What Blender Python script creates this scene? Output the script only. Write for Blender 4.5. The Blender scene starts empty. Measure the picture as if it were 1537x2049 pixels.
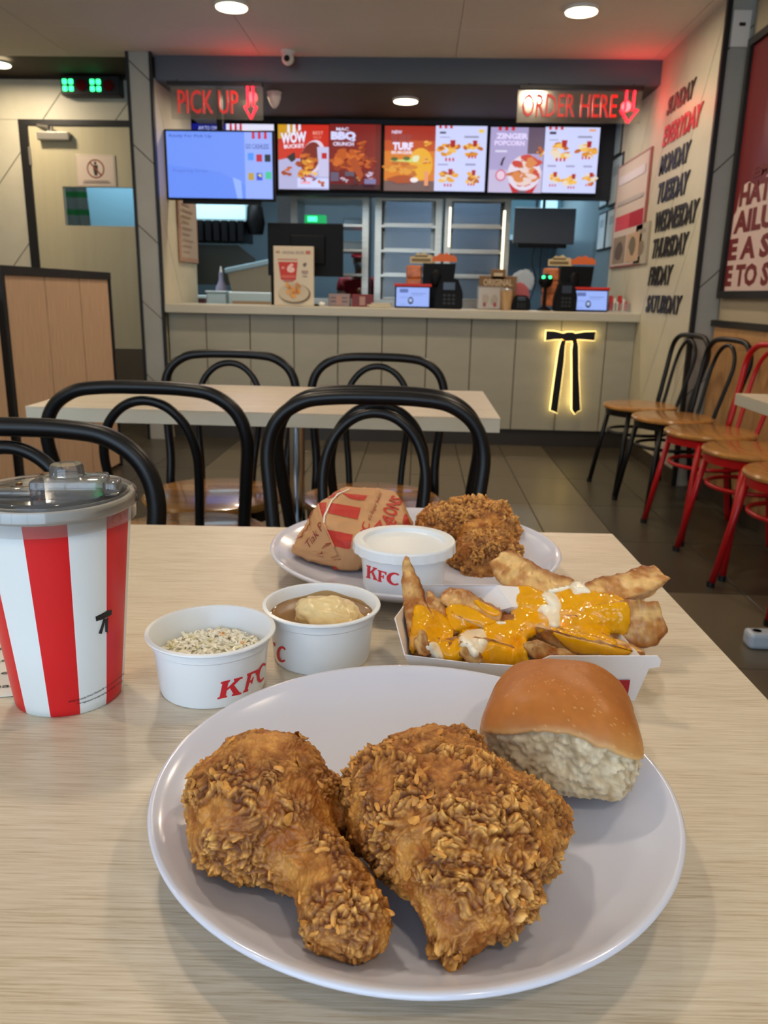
import bpy, bmesh, math, random
import numpy as np
from mathutils import Vector, Matrix
from mathutils.bvhtree import BVHTree

# ---------------------------------------------------------------- camera
SC = bpy.context.scene
COL = SC.collection
F = 1600.0; CX = 768.5; CY = 1024.5                    # focal length and centre in photo pixels
PSI = math.radians(2.14); PIT = math.radians(15.28); ROL = 0.020; CAMZ = 1.0
fwd = Vector((-math.sin(PSI)*math.cos(PIT), math.cos(PSI)*math.cos(PIT), -math.sin(PIT)))
_r0 = Vector((math.cos(PSI), math.sin(PSI), 0)); _u0 = _r0.cross(fwd)
RT = math.cos(ROL)*_r0 + math.sin(ROL)*_u0
UP = math.cos(ROL)*_u0 - math.sin(ROL)*_r0
CAM = Vector((0, 0, CAMZ))
cam_d = bpy.data.cameras.new('camera'); cam = bpy.data.objects.new('camera', cam_d); COL.objects.link(cam)
M3 = Matrix((RT, UP, -fwd)).transposed()
cam.matrix_world = Matrix.Translation(CAM) @ M3.to_4x4()
cam_d.sensor_fit = 'HORIZONTAL'; cam_d.sensor_width = 9.8
cam_d.lens = F/1537*9.8
cam_d.clip_start = 0.02; cam_d.clip_end = 60
cam_d.dof.use_dof = True; cam_d.dof.focus_distance = 0.43
cam_d.dof.aperture_fstop = cam_d.lens/1.35               # lens opening about 1.35 mm wide
SC.camera = cam
SC.view_settings.view_transform = 'Standard'; SC.view_settings.look = 'None'
SC.view_settings.gamma = 1.0; SC.view_settings.use_curve_mapping = False
SC.view_settings.exposure = -0.15
try:
    SC.cycles.max_bounces = 8; SC.cycles.diffuse_bounces = 4; SC.cycles.glossy_bounces = 4
    SC.cycles.transmission_bounces = 6; SC.cycles.transparent_max_bounces = 10
    SC.cycles.sample_clamp_indirect = 6.0; SC.cycles.caustics_refractive = False; SC.cycles.caustics_reflective = False
    SC.cycles.use_denoising = True
except Exception: pass
# ---------------------------------------------------------------- world: overcast daylight outside the shop front
W = bpy.data.worlds.new('world'); SC.world = W; W.use_nodes = True
W.node_tree.nodes['Background'].inputs['Color'].default_value = (0.60, 0.79, 1.0, 1)
W.node_tree.nodes['Background'].inputs['Strength'].default_value = 5.4
def area(name, loc, rot, sx, sy, power, color, shape='RECTANGLE', portal=False, spread=180):
    l = bpy.data.lights.new(name, 'AREA'); l.shape = shape; l.size = sx
    if shape == 'RECTANGLE': l.size_y = sy
    l.energy = power; l.color = color; l.spread = math.radians(spread)
    if portal: l.cycles.is_portal = True
    o = bpy.data.objects.new(name, l); COL.objects.link(o); o.location = loc; o.rotation_euler = rot
    return o
area('window_portal', (-1.2, -2.62, 1.35), (math.radians(-90), 0, 0), 3.7, 2.0, 1, (1, 1, 1), portal=True)
WARM = (1.0, 0.82, 0.60); COOL = (0.74, 0.90, 1.0)
# downlights: the four in view and the rest of their grid over the dining room
DOWN = [(-2.78, 5.66, 2.4), (-0.995, 4.55, 2.4), (0.772, 4.58, 2.4), (-0.13, 5.90, 2.26)]
DOWN_OUT = [(-2.78, 2.8, 2.4), (-0.9, 2.8, 2.4), (0.8, 2.8, 2.4), (-2.78, 1.0, 2.4), (-0.6, 1.15, 2.4), (0.9, 1.0, 2.4),
            (-1.9, -0.8, 2.4), (0.6, -0.8, 2.4), (0.9, 5.9, 2.26), (-1.2, 5.9, 2.26)]
for (x, y, z) in DOWN + DOWN_OUT:
    pw = 7.0 if z < 2.3 else (12.0 if y > 4 else 9.0)
    area('downlight_lamp', (x, y, z-0.030), (0, 0, 0), 0.13, 0.13, pw, WARM, shape='DISK')
# kitchen light panels behind the counter (cool white), unseen; the leftmost placed to brighten the door view
for (x, y) in [(-2.5, 6.9), (-1.7, 7.3), (-0.9, 8.3), (1.0, 7.9), (0.2, 6.95)]:
    area('kitchen_lamp', (x, y, 2.36), (0, 0, 0), 0.9, 0.25, 20.0, COOL)

# ---------------------------------------------------------------- helpers
def ray(px, py): return fwd + RT*((px-CX)/F) - UP*((py-CY)/F)
def az(px, py, z): d = ray(px, py); return CAM + d*((z-CAMZ)/d.z)
def ay(px, py, Y): d = ray(px, py); return CAM + d*(Y/d.y)
def ax(px, py, X): d = ray(px, py); return CAM + d*(X/d.x)
def sr(c):
    c = c/255.0
    return c/12.92 if c <= 0.04045 else ((c+0.055)/1.055)**2.4
def rgb(r, g, b): return (sr(r), sr(g), sr(b), 1.0)
R = math.radians
MATS = {}
def mat(name, color, rough=0.5, metal=0.0, emit=None, estr=1.0, trans=0.0, ior=1.45, alpha=1.0, coat=0.0, spec=0.5,
        noise=None, bump=None, attr=None, sss=0.0):
    """noise=(scale, amount, stretch xyz) colour variation, bump=(scale, strength, distance)"""
    m = bpy.data.materials.new(name); m.use_nodes = True; nt = m.node_tree; b = nt.nodes['Principled BSDF']
    b.inputs['Base Color'].default_value = color; b.inputs['Roughness'].default_value = rough
    b.inputs['Metallic'].default_value = metal; b.inputs['IOR'].default_value = ior
    b.inputs['Transmission Weight'].default_value = trans; b.inputs['Alpha'].default_value = alpha
    b.inputs['Coat Weight'].default_value = coat; b.inputs['Specular IOR Level'].default_value = spec
    if sss: 
        b.inputs['Subsurface Weight'].default_value = sss; b.inputs['Subsurface Scale'].default_value = 0.004
    if emit is not None:
        b.inputs['Emission Color'].default_value = emit; b.inputs['Emission Strength'].default_value = estr
    tc = nt.nodes.new('ShaderNodeTexCoord')
    src = None
    if attr:
        a = nt.nodes.new('ShaderNodeAttribute'); a.attribute_name = attr; src = a.outputs['Color']
    if noise:
        sc, am, st = noise
        mp = nt.nodes.new('ShaderNodeMapping'); mp.inputs['Scale'].default_value = st
        nt.links.new(tc.outputs['Object'], mp.inputs['Vector'])
        n = nt.nodes.new('ShaderNodeTexNoise'); n.inputs['Scale'].default_value = sc; n.inputs['Detail'].default_value = 5
        nt.links.new(mp.outputs['Vector'], n.inputs['Vector'])
        mr = nt.nodes.new('ShaderNodeMapRange'); mr.inputs['From Min'].default_value = 0.3; mr.inputs['From Max'].default_value = 0.7
        mr.inputs['To Min'].default_value = 1-am; mr.inputs['To Max'].default_value = 1+am
        nt.links.new(n.outputs['Fac'], mr.inputs['Value'])
        mx = nt.nodes.new('ShaderNodeVectorMath'); mx.operation = 'SCALE'
        if src: nt.links.new(src, mx.inputs[0])
        else: mx.inputs[0].default_value = color[:3]
        nt.links.new(mr.outputs['Result'], mx.inputs['Scale']); src = mx.outputs['Vector']
    if src: nt.links.new(src, b.inputs['Base Color'])
    if bump:
        n2 = nt.nodes.new('ShaderNodeTexNoise'); n2.inputs['Scale'].default_value = bump[0]; n2.inputs['Detail'].default_value = 4
        nt.links.new(tc.outputs['Object'], n2.inputs['Vector'])
        bp = nt.nodes.new('ShaderNodeBump'); bp.inputs['Strength'].default_value = bump[1]; bp.inputs['Distance'].default_value = bump[2]
        nt.links.new(n2.outputs['Fac'], bp.inputs['Height']); nt.links.new(bp.outputs['Normal'], b.inputs['Normal'])
    MATS[name] = m; return m
def mat_print(name, emissive=0.0, rough=0.6):
    m = bpy.data.materials.new(name); m.use_nodes = True; nt = m.node_tree; b = nt.nodes['Principled BSDF']
    a = nt.nodes.new('ShaderNodeAttribute'); a.attribute_name = 'Col'
    b.inputs['Roughness'].default_value = rough
    if emissive:
        b.inputs['Base Color'].default_value = (0.01, 0.01, 0.01, 1)
        nt.links.new(a.outputs['Color'], b.inputs['Emission Color']); b.inputs['Emission Strength'].default_value = emissive
    else: nt.links.new(a.outputs['Color'], b.inputs['Base Color'])
    return m
def smooth(o, angle=None):
    me = o.data
    for p in me.polygons: p.use_smooth = True
    if angle is not None:
        try: me.set_sharp_from_angle(angle=R(angle))
        except Exception: pass
def link(name, me, m, parent=None, loc=None, rot=None, sm=None):
    o = bpy.data.objects.new(name, me); COL.objects.link(o)
    ms = m if isinstance(m, (list, tuple)) else [m]
    if len(me.materials) == 0:
        for k in ms: me.materials.append(k)
    if parent is not None: o.parent = parent
    if loc is not None: o.location = loc
    if rot is not None: o.rotation_euler = rot
    if sm is not None: smooth(o, sm if sm > 0 else None)
    return o
def obj(name, bm, m, parent=None, loc=None, rot=None, sm=None):
    me = bpy.data.meshes.new(name)
    bmesh.ops.recalc_face_normals(bm, faces=bm.faces[:])
    bm.to_mesh(me); bm.free()
    return link(name, me, m, parent, loc, rot, sm)
def tag(o, label=None, cat=None, group=None, kind=None):
    if label: o['label'] = label
    if cat: o['category'] = cat
    if group: o['group'] = group
    if kind: o['kind'] = kind
    return o
def thing(name, label, cat, loc=(0, 0, 0), rotz=0, group=None, rot=None):
    o = bpy.data.objects.new(name, None); COL.objects.link(o); o.empty_display_size = 0.05
    o.location = loc; o.rotation_euler = rot if rot else (0, 0, rotz)
    return tag(o, label, cat, group)
def struct(name, bm, m, sm=None): return tag(obj(name, bm, m, sm=sm), kind='structure')
def B(): return bmesh.new()
def box(bm, a, b, bev=0.0, seg=2, mi=0, M=None):
    a, b = Vector(a), Vector(b)
    r = bmesh.ops.create_cube(bm, size=1.0)
    vs = r['verts']
    for v in vs: v.co = Vector(((a.x+b.x)/2+v.co.x*(b.x-a.x), (a.y+b.y)/2+v.co.y*(b.y-a.y), (a.z+b.z)/2+v.co.z*(b.z-a.z)))
    fs = set(f for v in vs for f in v.link_faces)
    for f in fs: f.material_index = mi
    if bev > 0:
        es = list(set(e for v in vs for e in v.link_edges))
        r2 = bmesh.ops.bevel(bm, geom=es, offset=bev, segments=seg, profile=0.5, affect='EDGES')
        vs = list(set(r2['verts']) | set(v for v in vs if v.is_valid))
        for f in r2['faces']: f.material_index = mi
    if M is not None:
        for v in set(vs): v.co = M @ v.co
    return vs
def cone(bm, base, r1, r2, h, seg=24, axis='Z', mi=0, M=None):
    r = bmesh.ops.create_cone(bm, cap_ends=True, cap_tris=False, segments=seg, radius1=r1, radius2=max(r2, 1e-5), depth=h)
    rot = {'Z': Matrix.Identity(4), 'Y': Matrix.Rotation(-math.pi/2, 4, 'X'), 'X': Matrix.Rotation(math.pi/2, 4, 'Y')}[axis]
    T = Matrix.Translation(base) @ rot @ Matrix.Translation((0, 0, h/2))
    if M is not None: T = M @ T
    for v in r['verts']: v.co = T @ v.co
    for f in set(f for v in r['verts'] for f in v.link_faces): f.material_index = mi
    return r['verts']
def ell(bm, c, r, sub=3, M=None):
    rr = bmesh.ops.create_icosphere(bm, subdivisions=sub, radius=1.0)
    for v in rr['verts']:
        v.co = Vector((v.co.x*r[0], v.co.y*r[1], v.co.z*r[2]))
        if M is not None: v.co = M @ v.co
        v.co += Vector(c)
    return rr['verts']
def lathe(bm, prof, seg=48, c=(0, 0, 0), mi=0):
    c = Vector(c); rings = []
    for (r, z) in prof:
        if r < 1e-6: rings.append([bm.verts.new(c+Vector((0, 0, z)))])
        else: rings.append([bm.verts.new(c+Vector((r*math.cos(2*math.pi*k/seg), r*math.sin(2*math.pi*k/seg), z))) for k in range(seg)])
    for a, b in zip(rings[:-1], rings[1:]):
        for k in range(seg):
            k2 = (k+1) % seg
            if len(a) == 1 and len(b) == 1: break
            if len(a) == 1: f = bm.faces.new((a[0], b[k2], b[k]))
            elif len(b) == 1: f = bm.faces.new((a[k], a[k2], b[0]))
            else: f = bm.faces.new((a[k], a[k2], b[k2], b[k]))
            f.material_index = mi
def spline(pts, n=8, closed=False):
    P = [Vector(p) for p in pts]; out = []
    m = len(P); rng = range(m if closed else m-1)
    for i in rng:
        p0 = P[(i-1) % m] if (closed or i > 0) else P[0]*2-P[1]
        p1 = P[i]; p2 = P[(i+1) % m]
        p3 = P[(i+2) % m] if (closed or i+2 < m) else P[-1]*2-P[-2]
        for k in range(n):
            t = k/n
            out.append(0.5*((2*p1)+(p2-p0)*t+(2*p0-5*p1+4*p2-p3)*t*t+(3*p1-p0-3*p2+p3)*t**3))
    if not closed: out.append(P[-1].copy())
    return out
def tube(bm, pts, r, seg=10, closed=False, cap=True, mi=0):
    P = [Vector(p) for p in pts]; n = len(P)
    rs = r if isinstance(r, (list, tuple)) else [r]*n
    tang = []
    for i in range(n):
        a = P[(i-1) % n] if (closed or i > 0) else P[0]
        b = P[(i+1) % n] if (closed or i < n-1) else P[-1]
        tang.append((b-a).normalized())
    t0 = tang[0]; nrm = t0.orthogonal().normalized(); rings = []
    for i in range(n):
        if i > 0:
            nrm = nrm - tang[i]*nrm.dot(tang[i])
            if nrm.length < 1e-6: nrm = tang[i].orthogonal()
            nrm.normalize()
        bn = tang[i].cross(nrm)
        rings.append([bm.verts.new(P[i]+(nrm*math.cos(2*math.pi*k/seg)+bn*math.sin(2*math.pi*k/seg))*rs[i]) for k in range(seg)])
    for i in range(n if closed else n-1):
        a, b = rings[i], rings[(i+1) % n]
        for k in range(seg):
            f = bm.faces.new((a[k], a[(k+1) % seg], b[(k+1) % seg], b[k])); f.material_index = mi
    if cap and not closed:
        bm.faces.new(list(reversed(rings[0]))); bm.faces.new(rings[-1])
def prism(bm, poly, fn, d, mi=0):
    """poly: 2D outline; fn(x, y, t) -> 3D, t=0 back, t=d front"""
    a = [bm.verts.new(fn(x, y, 0)) for x, y in poly]; b = [bm.verts.new(fn(x, y, d)) for x, y in poly]
    n = len(poly); fs = [bm.faces.new(list(reversed(a))), bm.faces.new(b)]
    for k in range(n): fs.append(bm.faces.new((a[k], a[(k+1) % n], b[(k+1) % n], b[k])))
    for f in fs: f.material_index = mi
def clip(poly, nx, ny, c):
    out = []
    for i in range(len(poly)):
        p, q = poly[i], poly[(i+1) % len(poly)]
        dp, dq = p[0]*nx+p[1]*ny-c, q[0]*nx+q[1]*ny-c
        if dp >= 0: out.append(p)
        if (dp > 0) != (dq > 0) and abs(dp-dq) > 1e-12:
            t = dp/(dp-dq); out.append((p[0]+(q[0]-p[0])*t, p[1]+(q[1]-p[1])*t))
    res = []
    for p in out:
        if not res or math.hypot(p[0]-res[-1][0], p[1]-res[-1][1]) > 1e-5: res.append(p)
    if len(res) > 2 and math.hypot(res[0][0]-res[-1][0], res[0][1]-res[-1][1]) < 1e-5: res.pop()
    return res
def parea(p): return abs(sum(p[i][0]*p[(i+1) % len(p)][1]-p[(i+1) % len(p)][0]*p[i][1] for i in range(len(p))))/2 if len(p) > 2 else 0
def strip_panels(rect, ang, spacing, off, gap):
    """cut the polygon rect into strips between grooves running at angle ang (deg)"""
    a = R(ang); nx, ny = -math.sin(a), math.cos(a); ds = [x*nx+y*ny for x, y in rect]
    k0 = math.floor((min(ds)-off)/spacing); k1 = math.ceil((max(ds)-off)/spacing); out = []
    for k in range(k0, k1+1):
        p = clip(rect, nx, ny, off+k*spacing+gap/2); 
        if len(p) > 2: p = clip(p, -nx, -ny, -(off+(k+1)*spacing-gap/2))
        if len(p) > 2 and parea(p) > 1e-4: out.append(p)
    return out

# ---- flat print: coloured polygons and lettering laid on a surface
_tc = {}
def text_mesh(s, bold=0.0):
    key = (s, bold)
    if key in _tc: return _tc[key]
    c = bpy.data.curves.new('t', 'FONT'); c.body = s; c.size = 1.0; c.resolution_u = 2; c.offset = bold
    o = bpy.data.objects.new('t', c); COL.objects.link(o)
    bpy.context.view_layer.update()
    dg = bpy.context.evaluated_depsgraph_get()
    me = bpy.data.meshes.new_from_object(o.evaluated_get(dg))
    vs = [(v.co.x, v.co.y) for v in me.vertices]; fs = [tuple(p.vertices) for p in me.polygons]
    bpy.data.objects.remove(o); bpy.data.curves.remove(c); bpy.data.meshes.remove(me)
    if vs:
        x0 = min(v[0] for v in vs); x1 = max(v[0] for v in vs); y0 = min(v[1] for v in vs); y1 = max(v[1] for v in vs)
        vs = [((x-x0)/max(x1-x0, 1e-6), (y-y0)/max(y1-y0, 1e-6)) for x, y in vs]
        asp = (x1-x0)/max(y1-y0, 1e-6)
    else: asp = 1
    _tc[key] = (vs, fs, asp); return _tc[key]
KFC_K = [[(0, 0), (.40, 0), (.40, .10), (.34, .12), (.34, .40), (.46, .50), (.66, .12), (.60, .10), (.60, 0), (1.0, 0), (1.0, .10), (.92, .12), (.62, .62), (.84, .88), (.94, .90), (.94, 1), (.56, 1), (.56, .90), (.62, .88), (.34, .55), (.34, .88), (.40, .90), (.40, 1), (0, 1), (0, .90), (.08, .88), (.08, .12), (0, .10)]]
KFC_F = [[(0, 0), (.46, 0), (.46, .10), (.38, .12), (.38, .44), (.52, .44), (.56, .34), (.66, .34), (.66, .68), (.56, .68), (.52, .56), (.38, .56), (.38, .88), (.70, .88), (.80, .72), (.92, .72), (.90, 1), (0, 1), (0, .90), (.10, .88), (.10, .12), (0, .10)]]
def _cring():
    o = []; 
    for k in range(0, 21): a = R(42+k*(276/20)); o.append((.5+.5*math.cos(a), .5+.51*math.sin(a)))
    i = []
    for k in range(20, -1, -1): a = R(50+k*(260/20)); i.append((.56+.27*math.cos(a), .5+.37*math.sin(a)))
    return [o+i]
KFC_C = _cring()
class Print:
    def __init__(s, fn=None, step=0.0005): s.v = []; s.f = []; s.c = []; s.fn = fn; s.k = 0; s.step = step
    def _add(s, vs, fs, col, own=None):
        fn = own or s.fn; b = len(s.v); s.k += 1
        for x, y in vs: s.v.append(fn(x, y, s.k*s.step))
        for f in fs: s.f.append(tuple(b+i for i in f)); s.c.append(col)
    def poly(s, pts, col): s._add(pts, [tuple(range(len(pts)))], col)
    def rect(s, x0, y0, x1, y1, col): s.poly([(x0, y0), (x1, y0), (x1, y1), (x0, y1)], col)
    def disc(s, cx, cy, rx, ry, col, n=16, rot=0, jit=0, seed=0):
        rnd = random.Random(seed); ps = []
        for k in range(n):
            a = 2*math.pi*k/n; q = 1+jit*(rnd.random()*2-1); x, y = rx*math.cos(a)*q, ry*math.sin(a)*q
            ps.append((cx+x*math.cos(rot)-y*math.sin(rot), cy+x*math.sin(rot)+y*math.cos(rot)))
        s.poly(ps, col)
    def text(s, t, x0, y0, w, h, col, bold=0.0, shear=0.0, rot=0.0):
        vs, fs, a = text_mesh(t, bold)
        if w is None: w = h*a
        c, d = math.cos(rot), math.sin(rot); q = []
        for x, y in vs:
            X, Y = x*w+y*h*shear, y*h; q.append((x0+X*c-Y*d, y0+X*d+Y*c))
        s._add(q, fs, col)
    def build(s, name, m, parent=None, loc=None, rot=None, back=None):
        me = bpy.data.meshes.new(name); me.from_pydata([tuple(v) for v in s.v], [], s.f)
        ca = me.color_attributes.new('Col', 'FLOAT_COLOR', 'CORNER'); i = 0
        arr = []
        for p, c in zip(me.polygons, s.c): arr += list(c)*len(p.vertices)
        ca.data.foreach_set('color', arr)
        me.update(); return link(name, me, m, parent, loc, rot)
def bvh_of(objs):
    vs = []; fs = []
    bpy.context.view_layer.update()
    for o in objs:
        b = len(vs); mw = o.matrix_world
        vs += [mw @ v.co for v in o.data.vertices]; fs += [tuple(b+i for i in p.vertices) for p in o.data.polygons]
    return BVHTree.FromPolygons(vs, fs)
def fine(vs, fs, L):
    """subdivide a 2D mesh until no edge is longer than L"""
    bm = bmesh.new(); bv = [bm.verts.new((x, y, 0)) for x, y in vs]
    for f in fs:
        try: bm.faces.new([bv[i] for i in f])
        except ValueError: pass
    bmesh.ops.triangulate(bm, faces=bm.faces[:])
    for _ in range(8):
        es = [e for e in bm.edges if e.calc_length() > L]
        if not es: break
        bmesh.ops.subdivide_edges(bm, edges=es, cuts=1)
        bmesh.ops.triangulate(bm, faces=bm.faces[:])
    bm.verts.index_update()
    v = [(x.co.x, x.co.y) for x in bm.verts]; f = [tuple(q.index for q in p.verts) for p in bm.faces]; bm.free()
    return v, f
def decal(name, bvh, shapes, m, parent, L=4.0, off=0.00025, kind=None):
    """print on a surface: shapes = [(verts2d, faces, colour)] where each vertex is found on the surface along its sight line"""
    V = []; Fc = []; C = []
    inv = parent.matrix_world.inverted() if parent else Matrix.Identity(4)
    lay = 0
    for vs, fs, col in shapes:
        lay += 1
        vs, fs = fine(vs, fs, L); b = len(V); ok = []
        for x, y in vs:
            h = bvh.ray_cast(CAM, ray(x, y).normalized())
            if h[0] is None: V.append(Vector((0, 0, 0))); ok.append(False)
            else:
                n = h[1]
                if n.dot(ray(x, y)) > 0: n = -n
                V.append(inv @ (h[0]+n*(off+lay*0.00004))); ok.append(True)
        for f in fs:
            if all(ok[i] for i in f):
                pts = [V[b+i] for i in f]
                if max((pts[i]-pts[i-1]).length for i in range(3)) < 0.02: Fc.append(tuple(b+i for i in f)); C.append(col)
    used = sorted(set(i for f in Fc for i in f)); mp = {o: n for n, o in enumerate(used)}
    me = bpy.data.meshes.new(name); me.from_pydata([tuple(V[i]) for i in used], [], [tuple(mp[i] for i in f) for f in Fc])
    ca = me.color_attributes.new('Col', 'FLOAT_COLOR', 'CORNER'); arr = []
    for c in C: arr += list(c)*3
    ca.data.foreach_set('color', arr)
    return link(name, me, m, parent)
def quadmap(p00, p10, p11, p01):
    def f(u, v): return (p00[0]*(1-u)*(1-v)+p10[0]*u*(1-v)+p11[0]*u*v+p01[0]*(1-u)*v, p00[1]*(1-u)*(1-v)+p10[1]*u*(1-v)+p11[1]*u*v+p01[1]*(1-u)*v)
    return f
def shape_poly(polys, fm, col): return [([fm(x, y) for x, y in p], [tuple(range(len(p)))], col) for p in polys]
def shape_text(t, fm, col, bold=0.0):
    vs, fs, a = text_mesh(t, bold); return [([fm(x, y) for x, y in vs], fs, col)]
# ---- vectorised noise
def _h(ix, iy, iz, s):
    n = (ix.astype(np.int64)*374761393+iy.astype(np.int64)*668265263+iz.astype(np.int64)*2147483647+s*1274126177) & 0xffffffff
    n = ((n ^ (n >> 13))*1274126177) & 0xffffffff
    n = ((n ^ (n >> 16))*2246822519) & 0xffffffff
    return ((n ^ (n >> 15)) & 0xffffff)/float(0xffffff)
def vnoise(P, s=0):
    I = np.floor(P); f = P-I; f = f*f*f*(f*(f*6-15)+10); r = 0
    for dx in (0, 1):
        for dy in (0, 1):
            for dz in (0, 1):
                w = (f[:, 0] if dx else 1-f[:, 0])*(f[:, 1] if dy else 1-f[:, 1])*(f[:, 2] if dz else 1-f[:, 2])
                r = r+w*_h(I[:, 0]+dx, I[:, 1]+dy, I[:, 2]+dz, s)
    return r*2-1
def fbm(P, o=3, s=0):
    r = 0; a = 1.0; t = 0
    for k in range(o): r = r+a*vnoise(P*2**k+k*17.3, s+k); t += a; a *= .5
    return r/t
def worley(P, s=0):
    I = np.floor(P); d1 = np.full(len(P), 9.0); d2 = d1.copy()
    for dx in (-1, 0, 1):
        for dy in (-1, 0, 1):
            for dz in (-1, 0, 1):
                C = I+np.array([dx, dy, dz])
                q = np.stack([C[:, k]+_h(C[:, 0], C[:, 1], C[:, 2], s+11+k) for k in range(3)], 1)
                d = np.sqrt(((P-q)**2).sum(1)); n1 = np.minimum(d1, d); d2 = np.minimum(np.maximum(d1, d), d2); d1 = n1
    return d1, d2
def get_co(me):
    a = np.empty(len(me.vertices)*3); me.vertices.foreach_get('co', a); return a.reshape(-1, 3)
def set_co(me, a): me.vertices.foreach_set('co', a.ravel()); me.update()
def get_no(me):
    a = np.empty(len(me.vertices)*3); me.vertices.foreach_get('normal', a); return a.reshape(-1, 3)
def set_col(me, cols):
    ca = me.color_attributes.new('Col', 'FLOAT_COLOR', 'POINT')
    c = np.ones((len(me.vertices), 4)); c[:, :3] = np.clip(cols, 0, 1); ca.data.foreach_set('color', c.ravel())
def remeshed(bm, vox, sm=6):
    me = bpy.data.meshes.new('r'); bm.to_mesh(me); bm.free()
    o = bpy.data.objects.new('r', me); COL.objects.link(o)
    md = o.modifiers.new('r', 'REMESH'); md.mode = 'VOXEL'; md.voxel_size = vox; md.adaptivity = 0
    if sm:
        s = o.modifiers.new('s', 'SMOOTH'); s.factor = 0.5; s.iterations = sm
    bpy.context.view_layer.update()
    out = bpy.data.meshes.new_from_object(o.evaluated_get(bpy.context.evaluated_depsgraph_get()))
    bpy.data.objects.remove(o); bpy.data.meshes.remove(me)
    out.materials.clear()
    return out
def clone(o, loc=None, rotz=None, label=None, group=None):
    c = o.copy(); COL.objects.link(c)
    for ch in list(o.children):
        d = ch.copy(); COL.objects.link(d); d.parent = c
        for g in list(ch.children): e = g.copy(); COL.objects.link(e); e.parent = d
    if loc is not None: c.location = loc
    if rotz is not None: c.rotation_euler = (0, 0, rotz)
    if label: c['label'] = label
    if group: c['group'] = group
    return c
# ================================================================ materials
cream = mat('cream_panel', rgb(196, 191, 170), 0.45, noise=(6, 0.05, (1, 1, 1)))
groove = mat('dark_groove', rgb(58, 50, 42), 0.8)
greypan = mat('grey_panel', rgb(166, 164, 154), 0.5, noise=(5, 0.06, (1, 1, 1)))
warmpan = mat('counter_panel', rgb(168, 163, 144), 0.5, noise=(4, 0.05, (1, 1, 3)))
blackm = mat('black_metal_trim', rgb(16, 15, 15), 0.45)
ceilm = mat('ceiling_paint', rgb(226, 222, 214), 0.75)
bulkm = mat('bulkhead_paint', rgb(90, 97, 106), 0.7)
soffm = mat('soffit_paint', rgb(74, 70, 66), 0.75)
tile_d = mat('dark_floor_tile', rgb(66, 61, 50), 0.32, noise=(3, 0.10, (1, 1, 1)))
tile_l = mat('brown_floor_tile', rgb(98, 91, 75), 0.30, noise=(3, 0.10, (1, 1, 1)))
grout = mat('grout', rgb(48, 42, 36), 0.8)
rwall = mat('painted_wall', rgb(176, 164, 138), 0.6)
wood = mat('oak_laminate', rgb(198, 166, 136), 0.45, noise=(9, 0.16, (14, 14, 0.8)))
oldw = mat('wainscot_oak', rgb(186, 142, 92), 0.45, noise=(9, 0.14, (14, 14, 0.8)))
skirt = mat('dark_skirting', rgb(62, 54, 44), 0.4)
kitw = mat('kitchen_wall_tile', rgb(104, 124, 136), 0.3)
steel = mat('brushed_steel', rgb(176, 168, 154), 0.28, metal=0.9, noise=(4, 0.12, (1, 1, 20)))
steeld = mat('dark_steel', rgb(90, 90, 90), 0.35, metal=0.8)
# ================================================================ floor with tiles
bm = B(); box(bm, (-3.4, -2.7, -0.06), (1.62, 9.7, -0.012)); floor = struct('floor', bm, grout)
def tile_bm(w, d):
    b = B(); box(b, (0, 0, -0.012), (w, d, 0.0), bev=0.0015, seg=1); return b
tm = {}
for m, nm in ((tile_d, 'd'), (tile_l, 'l')):
    me = bpy.data.meshes.new('tile'); b = tile_bm(0.2965, 0.5965); b.to_mesh(me); b.free(); me.materials.append(m); tm[nm] = me
for i in range(-14, 3):
    for j in range(-6, 6):
        x = 0.88+0.3*i; y = 2.70+0.6*j
        if y > 5.6 or y < 0: 
            if not (x < -1.8 and y < 6.2 and y > 0): continue
        dark = (x > 0.87 and 2.6 < y) or (x < -1.5)
        me = tm['d' if dark else 'l']
        o = bpy.data.objects.new('tile', me); COL.objects.link(o); o.parent = floor; o.location = (x, y, 0)
# plain tiling past the pieces, under and behind the camera and in the kitchen
bm = B(); box(bm, (-3.38, -2.68, -0.011), (1.6, -0.91, -0.001)); box(bm, (-3.38, 6.31, -0.011), (1.6, 9.6, -0.001))
obj('tiling', bm, tile_l, floor)
# ================================================================ ceiling
bm = B(); box(bm, (-3.4, -2.7, 2.42), (1.62, 9.7, 2.5)); ceiling = struct('ceiling', bm, groove)
me = bpy.data.meshes.new('ceiling_panel'); b = B(); box(b, (0, 0, -0.02), (1.1975, 0.5975, 0.0), bev=0.001, seg=1); b.to_mesh(me); b.free(); me.materials.append(ceilm)
for i in range(-3, 2):
    for j in range(-5, 8):
        x = -0.7+1.2*i+0.9; y = 0.72+0.6*j
        if x+1.2 > 1.75 or x < -3.45: pass
        o = bpy.data.objects.new('ceiling_panel', me); COL.objects.link(o); o.parent = ceiling; o.location = (x-0.02, y, 2.42)
        if y > 5.5: o.location.z = 2.42
# alcove bulkhead over the counter
bm = B(); box(bm, (-1.69, 5.47, 2.262), (1.44, 5.52, 2.40)); struct('wall_bulkhead', bm, bulkm)
bm = B(); box(bm, (-1.69, 5.52, 2.26), (1.44, 6.56, 2.30)); box(bm, (-1.69, 6.30, 2.2), (-1.5, 6.55, 2.26)); struct('ceiling_soffit', bm, soffm)
bm = B(); box(bm, (-1.77, 6.56, 1.72), (1.44, 6.66, 2.40)); struct('wall_header', bm, mat('header_black', rgb(22, 26, 32), 0.5))
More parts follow.
